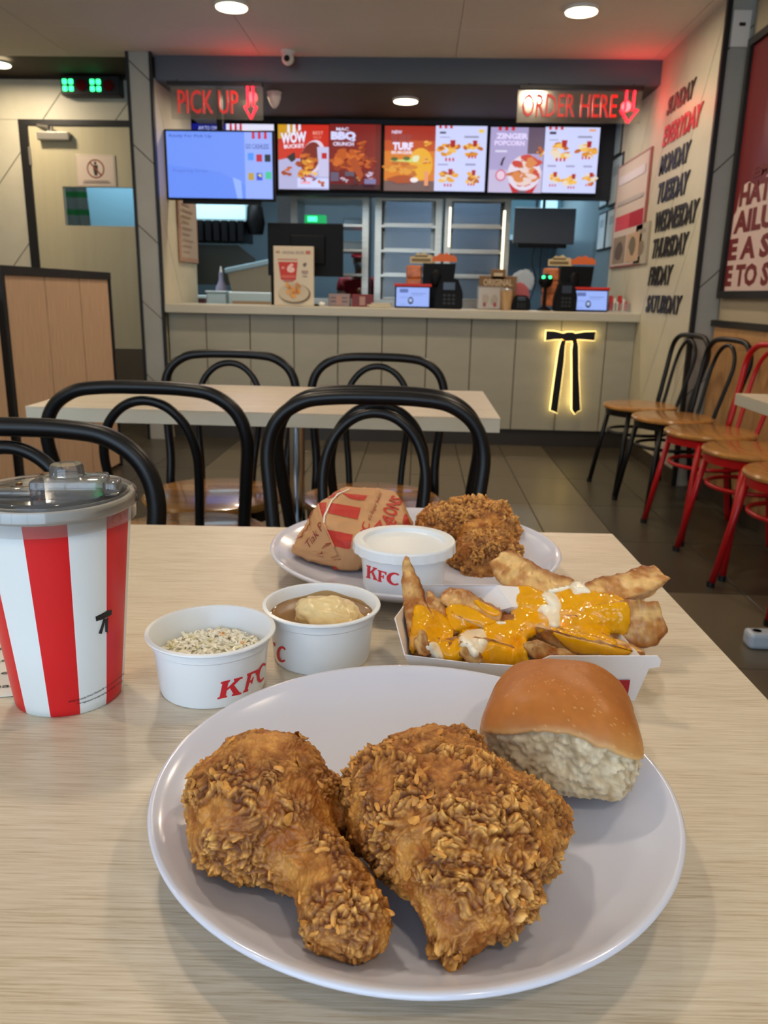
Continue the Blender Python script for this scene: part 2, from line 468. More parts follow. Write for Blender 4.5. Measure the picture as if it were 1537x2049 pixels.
# ================================================================ panelled walls
def panel_wall(name, fn, rect, ang, spacing, off, mm, gap=0.006, depth=0.006, back=groove, piece='panel'):
    """rect in wall coordinates; fn(u, v, t) puts it in the room, t = towards the viewer"""
    bm = B(); prism(bm, rect, lambda u, v, t: fn(u, v, t-0.05), 0.05); w = struct(name, bm, back)
    for p in strip_panels(rect, ang, spacing, off, gap):
        b = B(); prism(b, p, fn, depth); obj(piece, b, mm, w)
    return w
XD = 1.44
# days wall, right of the counter
def f_days(u, v, t): return Vector((XD-t, u, v))
panel_wall('wall_days', f_days, [(4.40, 0.0), (6.42, 0.0), (6.42, 2.4), (4.40, 2.4)], 124, 0.46, 0.1, cream)
bm = B(); box(bm, (XD, 6.42, 0), (XD+0.1, 9.6, 2.42)); struct('wall_kitchen_right', bm, kitw)
# black corner trim
bm = B(); box(bm, (XD-0.012, 4.375, 0.0), (XD+0.012, 4.40, 2.4)); struct('trim_1', bm, blackm)
# grey step face
def f_step(u, v, t): return Vector((u, 4.40-t, v))
panel_wall('wall_step', f_step, [(XD+0.012, 0.0), (1.57, 0.0), (1.57, 2.4), (XD+0.012, 2.4)], 44, 0.40, -0.25, greypan)
XR = 1.56
bm = B(); box(bm, (XR, -2.7, 0), (XR+0.1, 4.36, 2.42)); box(bm, (XR+0.02, 4.36, 0), (XR+0.1, 4.5, 2.42)); wr = struct('wall_right', bm, rwall)
# wainscot of boards with a black cap
for k in range(16):
    y1 = 4.35-0.32*k
    b = B(); box(b, (XR-0.018, y1-0.316, 0.08), (XR, y1, 0.87), bev=0.001, seg=1); obj('board', b, oldw, wr)
bm = B(); box(bm, (XR-0.03, -0.8, 0.87), (XR, 4.37, 0.9)); struct('trim_2', bm, blackm)
bm = B(); box(bm, (XR-0.022, -2.6, 0.0), (XR, 4.37, 0.08)); box(bm, (XD-0.012, 4.40, 0.0), (XD-0.0065, 5.5, 0.09)); struct('baseboard_right', bm, skirt)
# column left of the counter
def f_col(u, v, t): return Vector((u, 5.40-t, v))
panel_wall('wall_column', f_col, [(-1.826, 0.0), (-1.70, 0.0), (-1.70, 2.4), (-1.826, 2.4)], -42, 0.355, 0.17, greypan)
bm = B(); box(bm, (-1.845, 5.385, 0), (-1.826, 6.1, 2.4)); struct('trim_3', bm, blackm)
bm = B(); box(bm, (-1.70, 5.385, 0), (-1.685, 5.42, 2.4)); struct('trim_4', bm, blackm)
def f_als(u, v, t): return Vector((-1.70+t, u, v))
panel_wall('wall_alcove_left', f_als, [(5.42, 0.0), (6.28, 0.0), (6.28, 2.27), (5.42, 2.27)], 124, 0.42, -2.85, cream)
# door wall at the left, with the opening left free
def f_dw(u, v, t): return Vector((u, 6.10-t, v))
bm = B(); box(bm, (-3.4, 6.10, 2.13), (-1.83, 6.16, 2.42)); box(bm, (-3.4, 6.10, 0), (-2.86, 6.16, 2.13)); wl = struct('wall_left', bm, groove)
for rect in ([(-3.4, 0.0), (-2.86, 0.0), (-2.86, 2.14), (-3.4, 2.14)], [(-3.4, 2.143), (-1.845, 2.143), (-1.845, 2.4), (-3.4, 2.4)]):
    for p in strip_panels(rect, 50, 0.40, 3.05, 0.006):
        b = B(); prism(b, p, f_dw, 0.006); obj('panel', b, cream, wl)
bm = B(); box(bm, (-3.4, -2.7, 0), (-3.3, 9.7, 2.42)); struct('wall_far_left', bm, rwall)
bm = B(); box(bm, (-3.3, 9.5, 0), (1.5, 9.6, 2.42)); struct('wall_kitchen_back', bm, kitw)
# shop front behind the camera: glazed opening between piers
bm = B(); box(bm, (-3.3, -2.7, 0), (1.56, -2.6, 0.35)); box(bm, (-3.3, -2.7, 2.35), (1.56, -2.6, 2.42)); box(bm, (-3.3, -2.7, 0.35), (-3.05, -2.6, 2.35)); box(bm, (0.65, -2.7, 0.35), (1.56, -2.6, 2.35))
struct('wall_front', bm, rwall)
bm = B()
for x in (-3.05, -1.83, -0.6, 0.62): box(bm, (x-0.02, -2.68, 0.35), (x+0.03, -2.63, 2.35))
wf = struct('window_1', bm, blackm)
# ---- door
doorm = mat('door_laminate', rgb(186, 177, 146), 0.42, noise=(3, 0.05, (6, 6, 0.6)))
dr = thing('door_1', None, None, (-2.83, 6.08, 0)); dr['kind'] = 'structure'
def hole_panel(b, x0, x1, z0, z1, hx0, hx1, hz0, hz1, y0, y1, mi=0):
    box(b, (x0, y0, z0), (x1, y1, hz0), mi=mi); box(b, (x0, y0, hz1), (x1, y1, z1), mi=mi)
    if hx0 > x0: box(b, (x0, y0, hz0), (hx0, y1, hz1), mi=mi)
    if hx1 < x1: box(b, (hx1, y0, hz0), (x1, y1, hz1), mi=mi)
b = B(); hole_panel(b, 0.02, 0.985, 0.56, 2.10, 0.235, 0.86, 1.435, 1.70, 0.0, 0.04); obj('door_leaf', b, doorm, dr)
b = B(); box(b, (0.02, -0.004, 0.02), (0.985, 0.036, 0.555)); obj('kick_plate', b, mat('kick_plate', rgb(88, 76, 58), 0.4, metal=0.3), dr)
b = B(); box(b, (-0.045, -0.012, 0), (0.018, 0.05, 2.14)); box(b, (0.018, -0.012, 2.103), (0.985, 0.05, 2.14)); obj('door_frame', b, blackm, dr)
b = B(); box(b, (0.235, 0.012, 1.435), (0.86, 0.018, 1.70)); obj('window_pane', b, mat('clear_glass', (0.9, 0.96, 1, 1), 0.02, trans=1.0, ior=1.02), dr)
cl = B(); box(cl, (0.10, -0.055, 2.00), (0.33, -0.005, 2.055), bev=0.006); obj('closer_body', cl, mat('grey_metal', rgb(150, 146, 138), 0.35, metal=0.6), dr)
cl = B(); box(cl, (0, 0, 0), (0.30, 0.018, 0.016), M=Matrix.Translation((0.20, -0.05, 2.075)) @ Matrix.Rotation(R(152), 4, 'Z') @ Matrix.Rotation(R(-10), 4, 'Y')); box(cl, (0.18, -0.05, 2.05), (0.21, -0.02, 2.09)); obj('closer_arm', cl, MATS['grey_metal'], dr)
b = B(); 
for z in (1.9, 1.0): box(b, (0.012, -0.016, z-0.06), (0.026, -0.002, z+0.06), bev=0.003)
obj('hinge', b, MATS['grey_metal'], dr)
# ---- sign on the door
pp = mat_print('flat_print', rough=0.5)
sg = thing('door_sign', 'white no-entry notice with a crossed-out red circle on the cream door', 'sign', (-2.48, 6.072, 1.70))
b = B(); box(b, (-0.003, -0.0, 0.0), (0.283, 0.004, 0.215), bev=0.002); obj('backing', b, mat('clear_sleeve', rgb(205, 190, 170), 0.25), sg)
P = Print(lambda x, y, t: Vector((x, -0.001-t, y)))
P.rect(0.01, 0.01, 0.27, 0.205, rgb(214, 196, 178)); red = rgb(128, 62, 48)
P.disc(0.14, 0.12, 0.064, 0.064, red, 32); P.disc(0.14, 0.12, 0.054, 0.054, rgb(214, 196, 178), 32)
P.disc(0.14, 0.158, 0.010, 0.011, rgb(40, 30, 28)); P.poly([(0.122, 0.145), (0.158, 0.145), (0.156, 0.11), (0.150, 0.075), (0.130, 0.075), (0.124, 0.11)], rgb(40, 30, 28))
P.poly([(0.098, 0.158), (0.106, 0.166), (0.182, 0.082), (0.174, 0.074)], red)
P.rect(0.04, 0.025, 0.24, 0.031, rgb(150, 130, 118)); P.rect(0.05, 0.038, 0.23, 0.043, rgb(150, 130, 118))
P.build('printed_face', pp, sg)
# ---- booth partition left of the tables (end panel of bench seating)
pt = thing('booth_partition', 'tall oak-board booth partition with a black top rail at the left', 'partition', (-1.71, 3.32, 0))
for k in range(3):
    b = B(); box(b, (-0.02, 0.03+0.385*k, 0.02), (0.0, 0.03+0.385*(k+1)-0.011, 1.045), bev=0.0015, seg=1); obj('board', b, wood, pt)
b = B(); box(b, (-0.035, 0, 1.045), (0.01, 1.2, 1.082)); obj('top_rail', b, blackm, pt)
b = B(); box(b, (-0.035, 0.0, 0), (0.008, 0.03, 1.045)); obj('post', b, blackm, pt)
b = B(); box(b, (-0.035, 1.185, 0), (0.008, 1.2, 1.045)); obj('post', b, blackm, pt)
b = B(); box(b, (-0.035, 0.03, 0), (-0.02, 1.185, 1.045)); obj('backing_board', b, groove, pt)
b = B(); box(b, (0, 0, 0), (0.03, 0.7, 0.95), bev=0.002)
p2 = thing('bench_back', 'oak bench back behind the black post at the left edge', 'bench', (-1.74, 2.58, 0))
obj('board', b, wood, p2); b = B(); box(b, (-0.45, 0.0, 0.40), (0.0, 0.7, 0.46), bev=0.01); obj('seat', b, mat('red_vinyl', rgb(120, 30, 26), 0.4), p2)
b = B(); box(b, (-0.43, 0.03, 0.0), (-0.02, 0.67, 0.40)); obj('base', b, wood, p2)
# ---- ceiling downlights in view
lampm = mat('lamp_disc', (1, 1, 1, 1), 0.5, emit=(1.0, 0.86, 0.55, 1), estr=9.0)
whitem = mat('white_plastic', rgb(225, 222, 215), 0.4)
ring = B(); lathe(ring, [(0.075, 0.0), (0.088, 0.0), (0.088, -0.008), (0.084, -0.016), (0.079, -0.016), (0.075, -0.006)], 32)
dlab = ['round warm downlight at the left end of the ceiling above the door', 'round warm downlight in the ceiling left of the dome camera, at the top edge',
        'round warm downlight in the ceiling at the top right', 'round warm downlight in the dark soffit above the menu screens']
d0 = None
for k, (x, y, z) in enumerate(DOWN+DOWN_OUT[:0]):
    if d0 is None:
        d0 = thing('downlight', dlab[0], 'ceiling light', (x, y, z), group='ceiling downlights')
        obj('bezel', ring, whitem, d0, sm=40)
        b = B(); cone(b, (0, 0, -0.02), 0.078, 0.078, 0.012, 32); obj('diffuser', b, lampm, d0)
    else: clone(d0, (x, y, z), 0, dlab[k], 'ceiling downlights')
# ================================================================ counter
topm = mat('worktop', rgb(196, 191, 172), 0.4, noise=(7, 0.04, (1, 8, 8)))
ct = thing('service_counter', 'long cream panelled service counter across the back', 'counter', (-1.684, 5.47, 0))
b = B(); box(b, (0.0, 0.012, 0.12), (3.12, 0.48, 0.85)); obj('carcass', b, groove, ct)
x = 0.02; k = 0
xs = [0.0] + [0.255+0.297*i for i in range(10)] + [3.118]
for a, c in zip(xs[:-1], xs[1:]):
    b = B(); box(b, (a+0.003, 0.0, 0.12), (c-0.003, 0.014, 0.85), bev=0.001, seg=1); obj('panel', b, warmpan, ct)
b = B(); box(b, (0, 0.05, 0), (3.12, 0.46, 0.12)); obj('plinth', b, skirt, ct)
b = B(); box(b, (0, 0, 0), (3.12, 0.56, 0.055), bev=0.004)
wt = tag(obj('counter_worktop', b, topm, None, (-1.684, 5.40, 0.851)), 'pale continuous worktop on the service counter', 'worktop')
TZ = 0.9065
# ---- backlit bow tie sign
bow = thing('bow_tie_sign', 'black backlit bow-tie sign with yellow glow on the counter front', 'sign', (1.0, 5.45, 0))
def pxw(x, y): return (x*280/1537+1000, y*260/1427+640)
def bow_pts(L):
    o = []
    for x, y in L:
        p = ay(*pxw(x, y), 5.44); o.append((p.x-1.0, p.z))
    return o
parts = {'bow': [(508, 118), (600, 124), (700, 148), (735, 134), (800, 134), (825, 148), (930, 132), (1048, 128), (1036, 226), (930, 216), (850, 212), (815, 232), (725, 232), (680, 212), (600, 212), (500, 226)],
         'ribbon': [(680, 215), (722, 230), (712, 290), (700, 460), (670, 700), (628, 1022), (596, 1002), (553, 990), (600, 640), (645, 330), (662, 262)],
         'ribbon.': [(790, 228), (842, 215), (858, 290), (862, 600), (882, 990), (852, 1000), (820, 1030), (790, 984), (792, 600), (790, 330), (800, 260)]}
glow = mat('lit_acrylic', rgb(255, 225, 120), 0.5, emit=(1.0, 0.74, 0.26, 1), estr=2.6)
bowm = mat('bow_black', rgb(14, 12, 12), 0.35)
for nm, L in parts.items():
    P2 = bow_pts(L)
    b = B(); prism(b, P2, lambda x, y, t: Vector((x, -0.020-t, y)), 0.012); o = obj(nm.rstrip('.'), b, bowm, bow)
    # the lit edge behind each piece, slightly wider
    cx = sum(p[0] for p in P2)/len(P2); n = len(P2); Q = []
    ar = sum(P2[i][0]*P2[(i+1) % n][1]-P2[(i+1) % n][0]*P2[i][1] for i in range(n)); sgn = 1 if ar > 0 else -1
    for i in range(n):
        a, c, d = Vector(P2[i-1]), Vector(P2[i]), Vector(P2[(i+1) % n]); e1 = (c-a).normalized(); e2 = (d-c).normalized()
        n1 = Vector((e1.y, -e1.x))*sgn; n2 = Vector((e2.y, -e2.x))*sgn; m_ = (n1+n2); m_ = m_.normalized() if m_.length > .3 else n1
        q = c+m_*0.0055; Q.append((q.x, q.y))
    b = B(); prism(b, Q, lambda x, y, t: Vector((x, -0.004-t, y)), 0.016); obj('lit_edge', b, glow, o)
for i, (z, w, h, pwr) in enumerate(((0.765, 0.32, 0.03, 0.7), (0.52, 0.03, 0.40, 0.7))):
    pass
def glowlamp(loc, sx, sy, pwr, color, rx):
    return area('sign_glow', loc, (R(rx), 0, 0), sx, sy, pwr, color)
glowlamp((1.0, 5.435, 0.76), 0.36, 0.05, 0.35, (1, .78, .3), 90)
glowlamp((0.94, 5.435, 0.50), 0.05, 0.42, 0.35, (1, .78, .3), 90)
glowlamp((1.05, 5.435, 0.50), 0.05, 0.42, 0.35, (1, .78, .3), 90)
for o in list(COL.objects):
    if o.name.startswith('sign_glow'): o.rotation_euler = (R(-90), 0, 0); o.rotation_euler = (R(90), 0, R(0)); o.location.y = 5.435
# ================================================================ screens
scr = mat_print('screen_light', emissive=1.12)
tvb = mat('tv_black', rgb(8, 8, 11), 0.5, spec=0.2)
def tv(name, label, x0, x1, z0, z1, y, depth=0.05, tilt=0.0, rotz=0.0, group=None, cat='screen'):
    w, h = x1-x0, z1-z0
    t = thing(name, label, cat, ((x0+x1)/2, y, z0), group=group, rot=(tilt, 0, rotz))
    b = B(); box(b, (-w/2, 0, 0), (w/2, depth, h), bev=0.004); obj('casing', b, tvb, t)
    P = Print(lambda X, Y, q: Vector((-w/2+0.012+X*(w-0.024), -0.001-q, 0.012+Y*(h-0.024))))
    return t, P
def K(v, n=1.0): return rgb(*v)
blue_w = rgb(196, 208, 250); cream_w = rgb(226, 226, 250)
def stripes3(P, x, y, w, h, col):
    for i in range(3): P.poly([(x+i*w*.38, y), (x+i*w*.38+w*.2, y), (x+i*w*.38+w*.18, y+h), (x+i*w*.38-w*.02+w*.04, y+h)], col)
def food(P, cx, cy, s, seed, cols, n=14, sx=1.0, ay_=1.0):
    r_ = random.Random(seed)
    for k in range(n):
        a = r_.random()*6.28; d = r_.random()**.6*s
        P.disc(cx+d*math.cos(a)*sx, cy+d*math.sin(a)*ay_, s*(.25+.2*r_.random())*sx, s*(.22+.2*r_.random())*ay_, cols[r_.randrange(len(cols))], 9, r_.random()*3, .25, seed*31+k)
GOLD = [rgb(214, 140, 40), rgb(232, 168, 60), rgb(190, 100, 30), rgb(240, 190, 90)]
FRY = [rgb(160, 62, 16), rgb(186, 84, 22), rgb(140, 46, 12), rgb(205, 104, 34)]
def combo(P, cx, cy, s, seed):
    food(P, cx, cy, s, seed, GOLD+[rgb(230, 215, 190)], 14, 1.0, 1.15)
    P.poly([(cx+s*.1, cy+s*.5), (cx+s*.5, cy+s*.5), (cx+s*.56, cy+s*1.6), (cx+s*.04, cy+s*1.6)], rgb(170, 24, 34))
    for i in range(3): P.rect(cx-s*.4+i*s*.35, cy-s*1.6, cx-s*.22+i*s*.35, cy-s*1.1, rgb(200, 30, 40))
mt = []
spec = [(-1.905, -1.115), (-1.108, -0.308), (-0.305, 0.478), (0.482, 1.305)]
labs = ['menu screen mostly hidden behind the blue pick-up screen', 'menu screen with the red WOW bucket and BBQ chicken posters',
        'menu screen with the orange TURF burger poster and a white combo list', 'menu screen at the right with a bucket poster and white combo list']
for k, ((a, c), lb) in enumerate(zip(spec, labs)):
    a2 = max(a, -1.76)
    t, P = tv('menu_screen', lb, a2, c, 1.742, 2.218, 6.50, group='menu screens above the counter')
    if k == 0:
        P.rect(0, 0, 1, 1, cream_w); P.rect(0, .86, .42, 1, rgb(16, 20, 120)); P.text('AM TO 12MN', .08, .9, .26, .06, blue_w)
        P.rect(.93, .2, 1, .86, rgb(150, 30, 50)); stripes3(P, .46, .9, .16, .1, rgb(190, 30, 60))
    if k == 1:
        P.rect(0, 0, .495, 1, rgb(190, 40, 20)); P.rect(0, 0, .495, .48, rgb(178, 178, 220)); P.poly([(0, .78), (.22, .85), (.14, 1), (0, 1)], rgb(205, 150, 20))
        stripes3(P, .09, .88, .14, .12, rgb(235, 235, 250)); P.poly([(0, .45), (.25, .55), (.495, .72), (.495, 1), (.3, 1), (0, .7)], rgb(200, 38, 20))
        P.text('WOW', .03, .70, .25, .17, rgb(232, 232, 255), .05, .1, .12); P.text('BUCKET', .06, .63, .20, .06, rgb(240, 225, 240), .04, 0, .1)
        P.text('BEST', .34, .85, .10, .05, rgb(250, 180, 160)); P.text('VALUE', .34, .79, .08, .04, rgb(240, 140, 120))
        P.disc(.335, .50, .115, .27, rgb(225, 205, 225), 24, -.15); P.disc(.315, .50, .095, .24, rgb(120, 30, 20), 24, -.15)
        P.poly([(.08, .5), (.16, .58), (.17, .46), (.13, .42)], rgb(20, 20, 34)); P.poly([(.38, .66), (.495, .66), (.495, .2), (.40, .2)], rgb(200, 196, 232)); P.rect(.425, .48, .475, .57, rgb(190, 24, 30))
        food(P, .27, .42, .085, 3, FRY+GOLD, 18, 1, 1.9); food(P, .28, .27, .07, 5, GOLD, 12, 1.3, 1.2); food(P, .10, .28, .045, 6, FRY, 8, 1.3, 1.5)
        P.rect(.19, .02, .495, .17, rgb(206, 214, 255)); P.rect(.22, .08, .32, .12, rgb(236, 170, 190)); food(P, .43, .10, .03, 9, FRY[1:], 7, 1.3, 1.6)
        food(P, .30, .17, .05, 19, [rgb(220, 215, 240), rgb(170, 40, 50), rgb(90, 70, 120)], 14, 1.6, .8)
        P.rect(.505, 0, 1, 1, rgb(104, 16, 18)); P.rect(.505, .3, .95, 1, rgb(124, 22, 18)); P.rect(.505, 0, 1, .08, rgb(52, 8, 24))
        P.text('MAC', .57, .90, .12, .05, rgb(220, 220, 250), .03); P.text('BBQ', .52, .74, .24, .15, rgb(214, 216, 255), .07); P.text('CRUNCH', .54, .67, .20, .06, rgb(225, 215, 245), .04)
        food(P, .67, .42, .105, 12, FRY, 20, 1.15, 1.8); food(P, .82, .62, .055, 13, FRY, 10, 1, 2.2); food(P, .88, .42, .055, 14, FRY, 10, 1.1, 2)
        P.poly([(.70, .45), (.76, .5), (.84, .22), (.80, .12)], rgb(170, 70, 20))
        P.rect(.52, .12, .60, .26, rgb(96, 84, 110)); P.rect(.66, .2, .75, .27, rgb(90, 80, 100)); food(P, .65, .16, .03, 15, [rgb(200, 180, 200), rgb(60, 20, 40)], 8, 1, 2); food(P, .77, .15, .03, 16, [rgb(210, 190, 190), rgb(60, 20, 40), rgb(190, 140, 70)], 8, 1.3, 2)
        P.rect(.85, .08, .96, .16, rgb(120, 116, 160)); food(P, .91, .24, .04, 17, [rgb(190, 130, 140), rgb(200, 190, 220), rgb(120, 40, 30)], 9, 1, 2)
    if k == 2:
        P.rect(0, 0, .5, 1, rgb(214, 120, 28)); P.rect(0, .78, .5, 1, rgb(160, 38, 18)); P.rect(0, .62, .5, .78, rgb(190, 74, 20)); P.rect(0, 0, .5, .16, rgb(110, 84, 84)); P.disc(.36, .42, .12, .25, rgb(232, 170, 40), 18)
        P.text('NEW', .07, .88, .10, .05, rgb(225, 215, 245), .03); P.text('SURF', .06, .75, .20, .12, rgb(150, 60, 60), .05); P.text('TURF', .08, .63, .20, .12, rgb(232, 225, 255), .06); P.text('BURGER', .07, .57, .21, .05, rgb(235, 215, 225), .04)
        food(P, .17, .33, .10, 21, [rgb(222, 150, 50), rgb(206, 124, 34), rgb(190, 100, 30)], 18, 1.4, 1.1); P.poly([(.04, .46), (.28, .5), (.36, .40), (.34, .44)], rgb(200, 215, 120)); P.disc(.10, .49, .035, .03, rgb(60, 90, 30)); P.disc(.22, .5, .035, .03, rgb(70, 100, 30))
        P.disc(.18, .18, .15, .06, rgb(170, 70, 20), 14, 0, .15, 3); P.disc(.30, .17, .04, .04, rgb(240, 230, 230)); food(P, .42, .72, .035, 22, GOLD, 9, 1, 1.6); food(P, .42, .46, .03, 23, [rgb(230, 180, 120), rgb(200, 90, 40)], 9, 1.2, 1.4)
        P.disc(.31, .5, .03, .06, rgb(226, 226, 190), 9, 0, .3, 2); P.rect(.40, .08, .44, .3, rgb(230, 150, 110))
        P.rect(.5, 0, 1, 1, rgb(206, 212, 252)); stripes3(P, .53, .96, .14, .04, rgb(200, 40, 40)); P.rect(.92, .9, .97, .95, rgb(235, 200, 90)); P.rect(.54, .88, .60, .91, rgb(60, 60, 90)); P.rect(.54, .82, .64, .83, rgb(140, 140, 175)); P.rect(.78, .82, .92, .85, rgb(150, 150, 180))
        P.rect(.53, .4, .63, .42, rgb(150, 150, 190)); P.rect(.80, .4, .9, .43, rgb(150, 150, 190))
        for i, (cx, cy, s) in enumerate(((.64, .62, .10), (.86, .64, .085), (.63, .2, .085), (.86, .2, .075))): combo(P, cx, cy, s, 40+i)
    if k == 3:
        P.rect(0, 0, .5, 1, rgb(170, 160, 205)); P.rect(.35, .6, .5, 1, rgb(96, 78, 100)); stripes3(P, .07, .95, .16, .05, rgb(200, 30, 50)); P.rect(.0, .0, .5, .35, rgb(196, 186, 220))
        P.text('ZINGER', .05, .82, .30, .09, rgb(228, 216, 255), .05); P.text('POPCORN', .04, .72, .28, .08, rgb(226, 210, 250), .05); P.rect(.05, .62, .16, .65, rgb(220, 215, 240))
        P.poly([(.19, .14), (.23, 0), (.42, 0), (.46, .14)], rgb(190, 24, 40)); P.poly([(.27, .1), (.28, 0), (.36, 0), (.37, .1)], rgb(120, 90, 110)); P.disc(.33, .30, .155, .27, rgb(226, 214, 232), 28); food(P, .33, .33, .12, 31, [rgb(190, 100, 50), rgb(214, 130, 70), rgb(230, 205, 200), rgb(200, 60, 50)], 34, 1, 1.7)
        P.disc(.11, .26, .05, .09, rgb(206, 90, 130), 18); P.disc(.11, .26, .038, .07, rgb(230, 200, 220), 18); P.poly([(.10, .42), (.12, .52), (.15, .55), (.13, .48), (.12, .4)], rgb(24, 20, 24)); food(P, .47, .64, .04, 33, FRY+GOLD, 8, 1, 2)
        P.rect(.5, 0, 1, 1, rgb(206, 212, 252)); stripes3(P, .53, .96, .14, .04, rgb(200, 40, 40)); P.rect(.54, .89, .60, .93, rgb(50, 50, 80)); P.rect(.54, .80, .62, .81, rgb(130, 130, 165)); P.rect(.80, .84, .93, .87, rgb(150, 150, 180)); P.rect(.9, .94, .96, .97, rgb(235, 160, 90))
        for i, (cx, cy, s) in enumerate(((.65, .64, .10), (.88, .65, .085), (.59, .2, .07), (.76, .17, .07), (.92, .2, .065))): combo(P, cx, cy, s, 50+i)
        for x_ in (.53, .70, .86): P.rect(x_, .38, x_+.08, .41, rgb(160, 160, 200))
    P.build('screen_picture', scr, t)
# pick-up screen hung in front
t, P = tv('pickup_screen', 'large blue order pick-up screen hanging at the left end of the counter', -1.690, -0.972, 1.575, 2.003, 5.60, 0.055, group=None)
P.rect(0, 0, 1, 1, rgb(112, 150, 250)); P.rect(.74, 0, 1, 1, rgb(150, 176, 255))
P.poly([(0, .5), (.5, .4), (.74, .2), (.74, 0), (0, 0)], rgb(104, 144, 248)); P.poly([(.62, .32), (.70, .27), (.71, 0), (.66, 0)], rgb(150, 182, 255))
P.text('Ready For Pick Up', .03, .90, .40, .055, rgb(60, 84, 170), .01); P.text('Preparing Order', .05, .38, .34, .055, rgb(84, 112, 206), .0)
stripes3(P, .81, .90, .15, .10, rgb(200, 40, 70)); P.text('GO CASHLESS', .75, .75, .22, .075, rgb(66, 70, 140), .01)
for x_, y_, c in ((.77, .58, (80, 150, 255)), (.85, .56, (190, 40, 60)), (.93, .56, (24, 44, 50)), (.77, .28, (190, 160, 70)), (.85, .28, (60, 80, 210)), (.935, .30, (70, 200, 150))): P.rect(x_, y_, x_+.055, y_+.11, rgb(*c))
P.poly([(.86, .36), (.895, .32), (.895, .38)], rgb(220, 220, 90))
P.build('screen_picture', scr, t)
b = B(); box(b, (-0.02, 0.03, 0.42), (0.02, 0.05, 0.685)); box(b, (-0.20, 0.055, 0.1), (0.20, 0.075, 0.35)); box(b, (-0.26, 0.012, -0.022), (0.26, 0.05, 0.002)); obj('bracket', b, tvb, t)
# ================================================================ neon signs
acry = bpy.data.materials.new('clear_acrylic'); acry.use_nodes = True
nt = acry.node_tree; nt.nodes.clear(); out = nt.nodes.new('ShaderNodeOutputMaterial'); mxs = nt.nodes.new('ShaderNodeMixShader')
tr = nt.nodes.new('ShaderNodeBsdfTransparent'); gl = nt.nodes.new('ShaderNodeBsdfGlossy'); gl.inputs['Roughness'].default_value = 0.12; gl.inputs['Color'].default_value = (1, .95, .85, 1)
tr.inputs['Color'].default_value = (.93, .93, .93, 1); mxs.inputs['Fac'].default_value = 0.22
nt.links.new(tr.outputs[0], mxs.inputs[1]); nt.links.new(gl.outputs[0], mxs.inputs[2]); nt.links.new(mxs.outputs[0], out.inputs['Surface'])
redlet = mat('red_letters', rgb(190, 36, 26), 0.4, emit=(0.8, 0.03, 0.02, 1), estr=0.35)
neon = mat('red_neon', rgb(255, 30, 40), 0.4, emit=(1.0, 0.012, 0.03, 1), estr=5.0)
def neon_sign(label, words, x0, x1, letx0, letx1, z0, z1, ax0, ax1, bar0, bar1):
    t = thing('neon_sign', label, 'sign', ((x0+x1)/2, 5.45, 2.26), group='hanging neon signs'); ox = (x0+x1)/2
    b = B(); box(b, (bar0-ox, -0.02, -0.038), (bar1-ox, 0.02, -0.012), bev=0.002); obj('mounting_bar', b, blackm, t)
    b = B(); box(b, (x0-ox, -0.004, z0-2.26), (x1-ox, 0.004, z1-2.26)); obj('acrylic_panel', b, acry, t)
    # letters as stroked tubes of type, slightly thick
    vs, fs, asp = text_mesh(words, 0.0)
    b = B(); w = letx1-letx0; h = z1-z0-0.055
    def put(x, y, d): return Vector((letx0-ox+x*w, -0.006-d, z0-2.26+0.03+y*h))
    bb = [b.verts.new(put(x, y, 0.010)) for x, y in vs]
    for f in fs:
        try: b.faces.new([bb[i] for i in f])
        except ValueError: pass
    r_ = bmesh.ops.extrude_face_region(b, geom=b.faces[:])
    for v in [g for g in r_['geom'] if isinstance(g, bmesh.types.BMVert)]: v.co.y += 0.009
    obj('lettering', b, redlet, t)
    mx_ = (ax0+ax1)/2-ox; hw = (ax1-ax0)/2; zt = z1-2.26; zb = z0-2.26+0.005
    L = [(mx_-hw*.45, zt), (mx_+hw*.45, zt), (mx_+hw*.45, zb+0.07), (mx_+hw, zb+0.07), (mx_, zb), (mx_-hw, zb+0.07), (mx_-hw*.45, zb+0.07)]
    b = B(); tube(b, [(x, -0.014, z) for x, z in L], 0.0055, 8, closed=True); obj('neon_arrow', b, neon, t)
    for xx in (bar0+0.06, bar1-0.06):
        b = B(); tube(b, [(xx-ox, 0, -0.014), (xx-ox, 0, 0.0)], 0.004, 6); obj('hanger', b, blackm, t)
    return t
neon_sign('left hanging sign reading PICK UP with a red neon arrow', 'PICK UP', -1.59, -1.01, -1.545, -1.165, 2.035, 2.225, -1.125, -1.05, -1.61, -1.01)
neon_sign('right hanging sign reading ORDER HERE with a red neon arrow', 'ORDER HERE', 0.57, 1.325, 0.60, 1.175, 2.04, 2.225, 1.20, 1.305, 0.575, 1.33)
l = bpy.data.lights.new('neon_light', 'POINT'); l.energy = 1.6; l.color = (1, .03, .04); l.shadow_soft_size = .03
o = bpy.data.objects.new('neon_light', l); COL.objects.link(o); o.location = (1.25, 5.38, 2.15)
l2 = l.copy(); l2.energy = 0.9; o = bpy.data.objects.new('neon_light', l2); COL.objects.link(o); o.location = (-1.09, 5.38, 2.18)
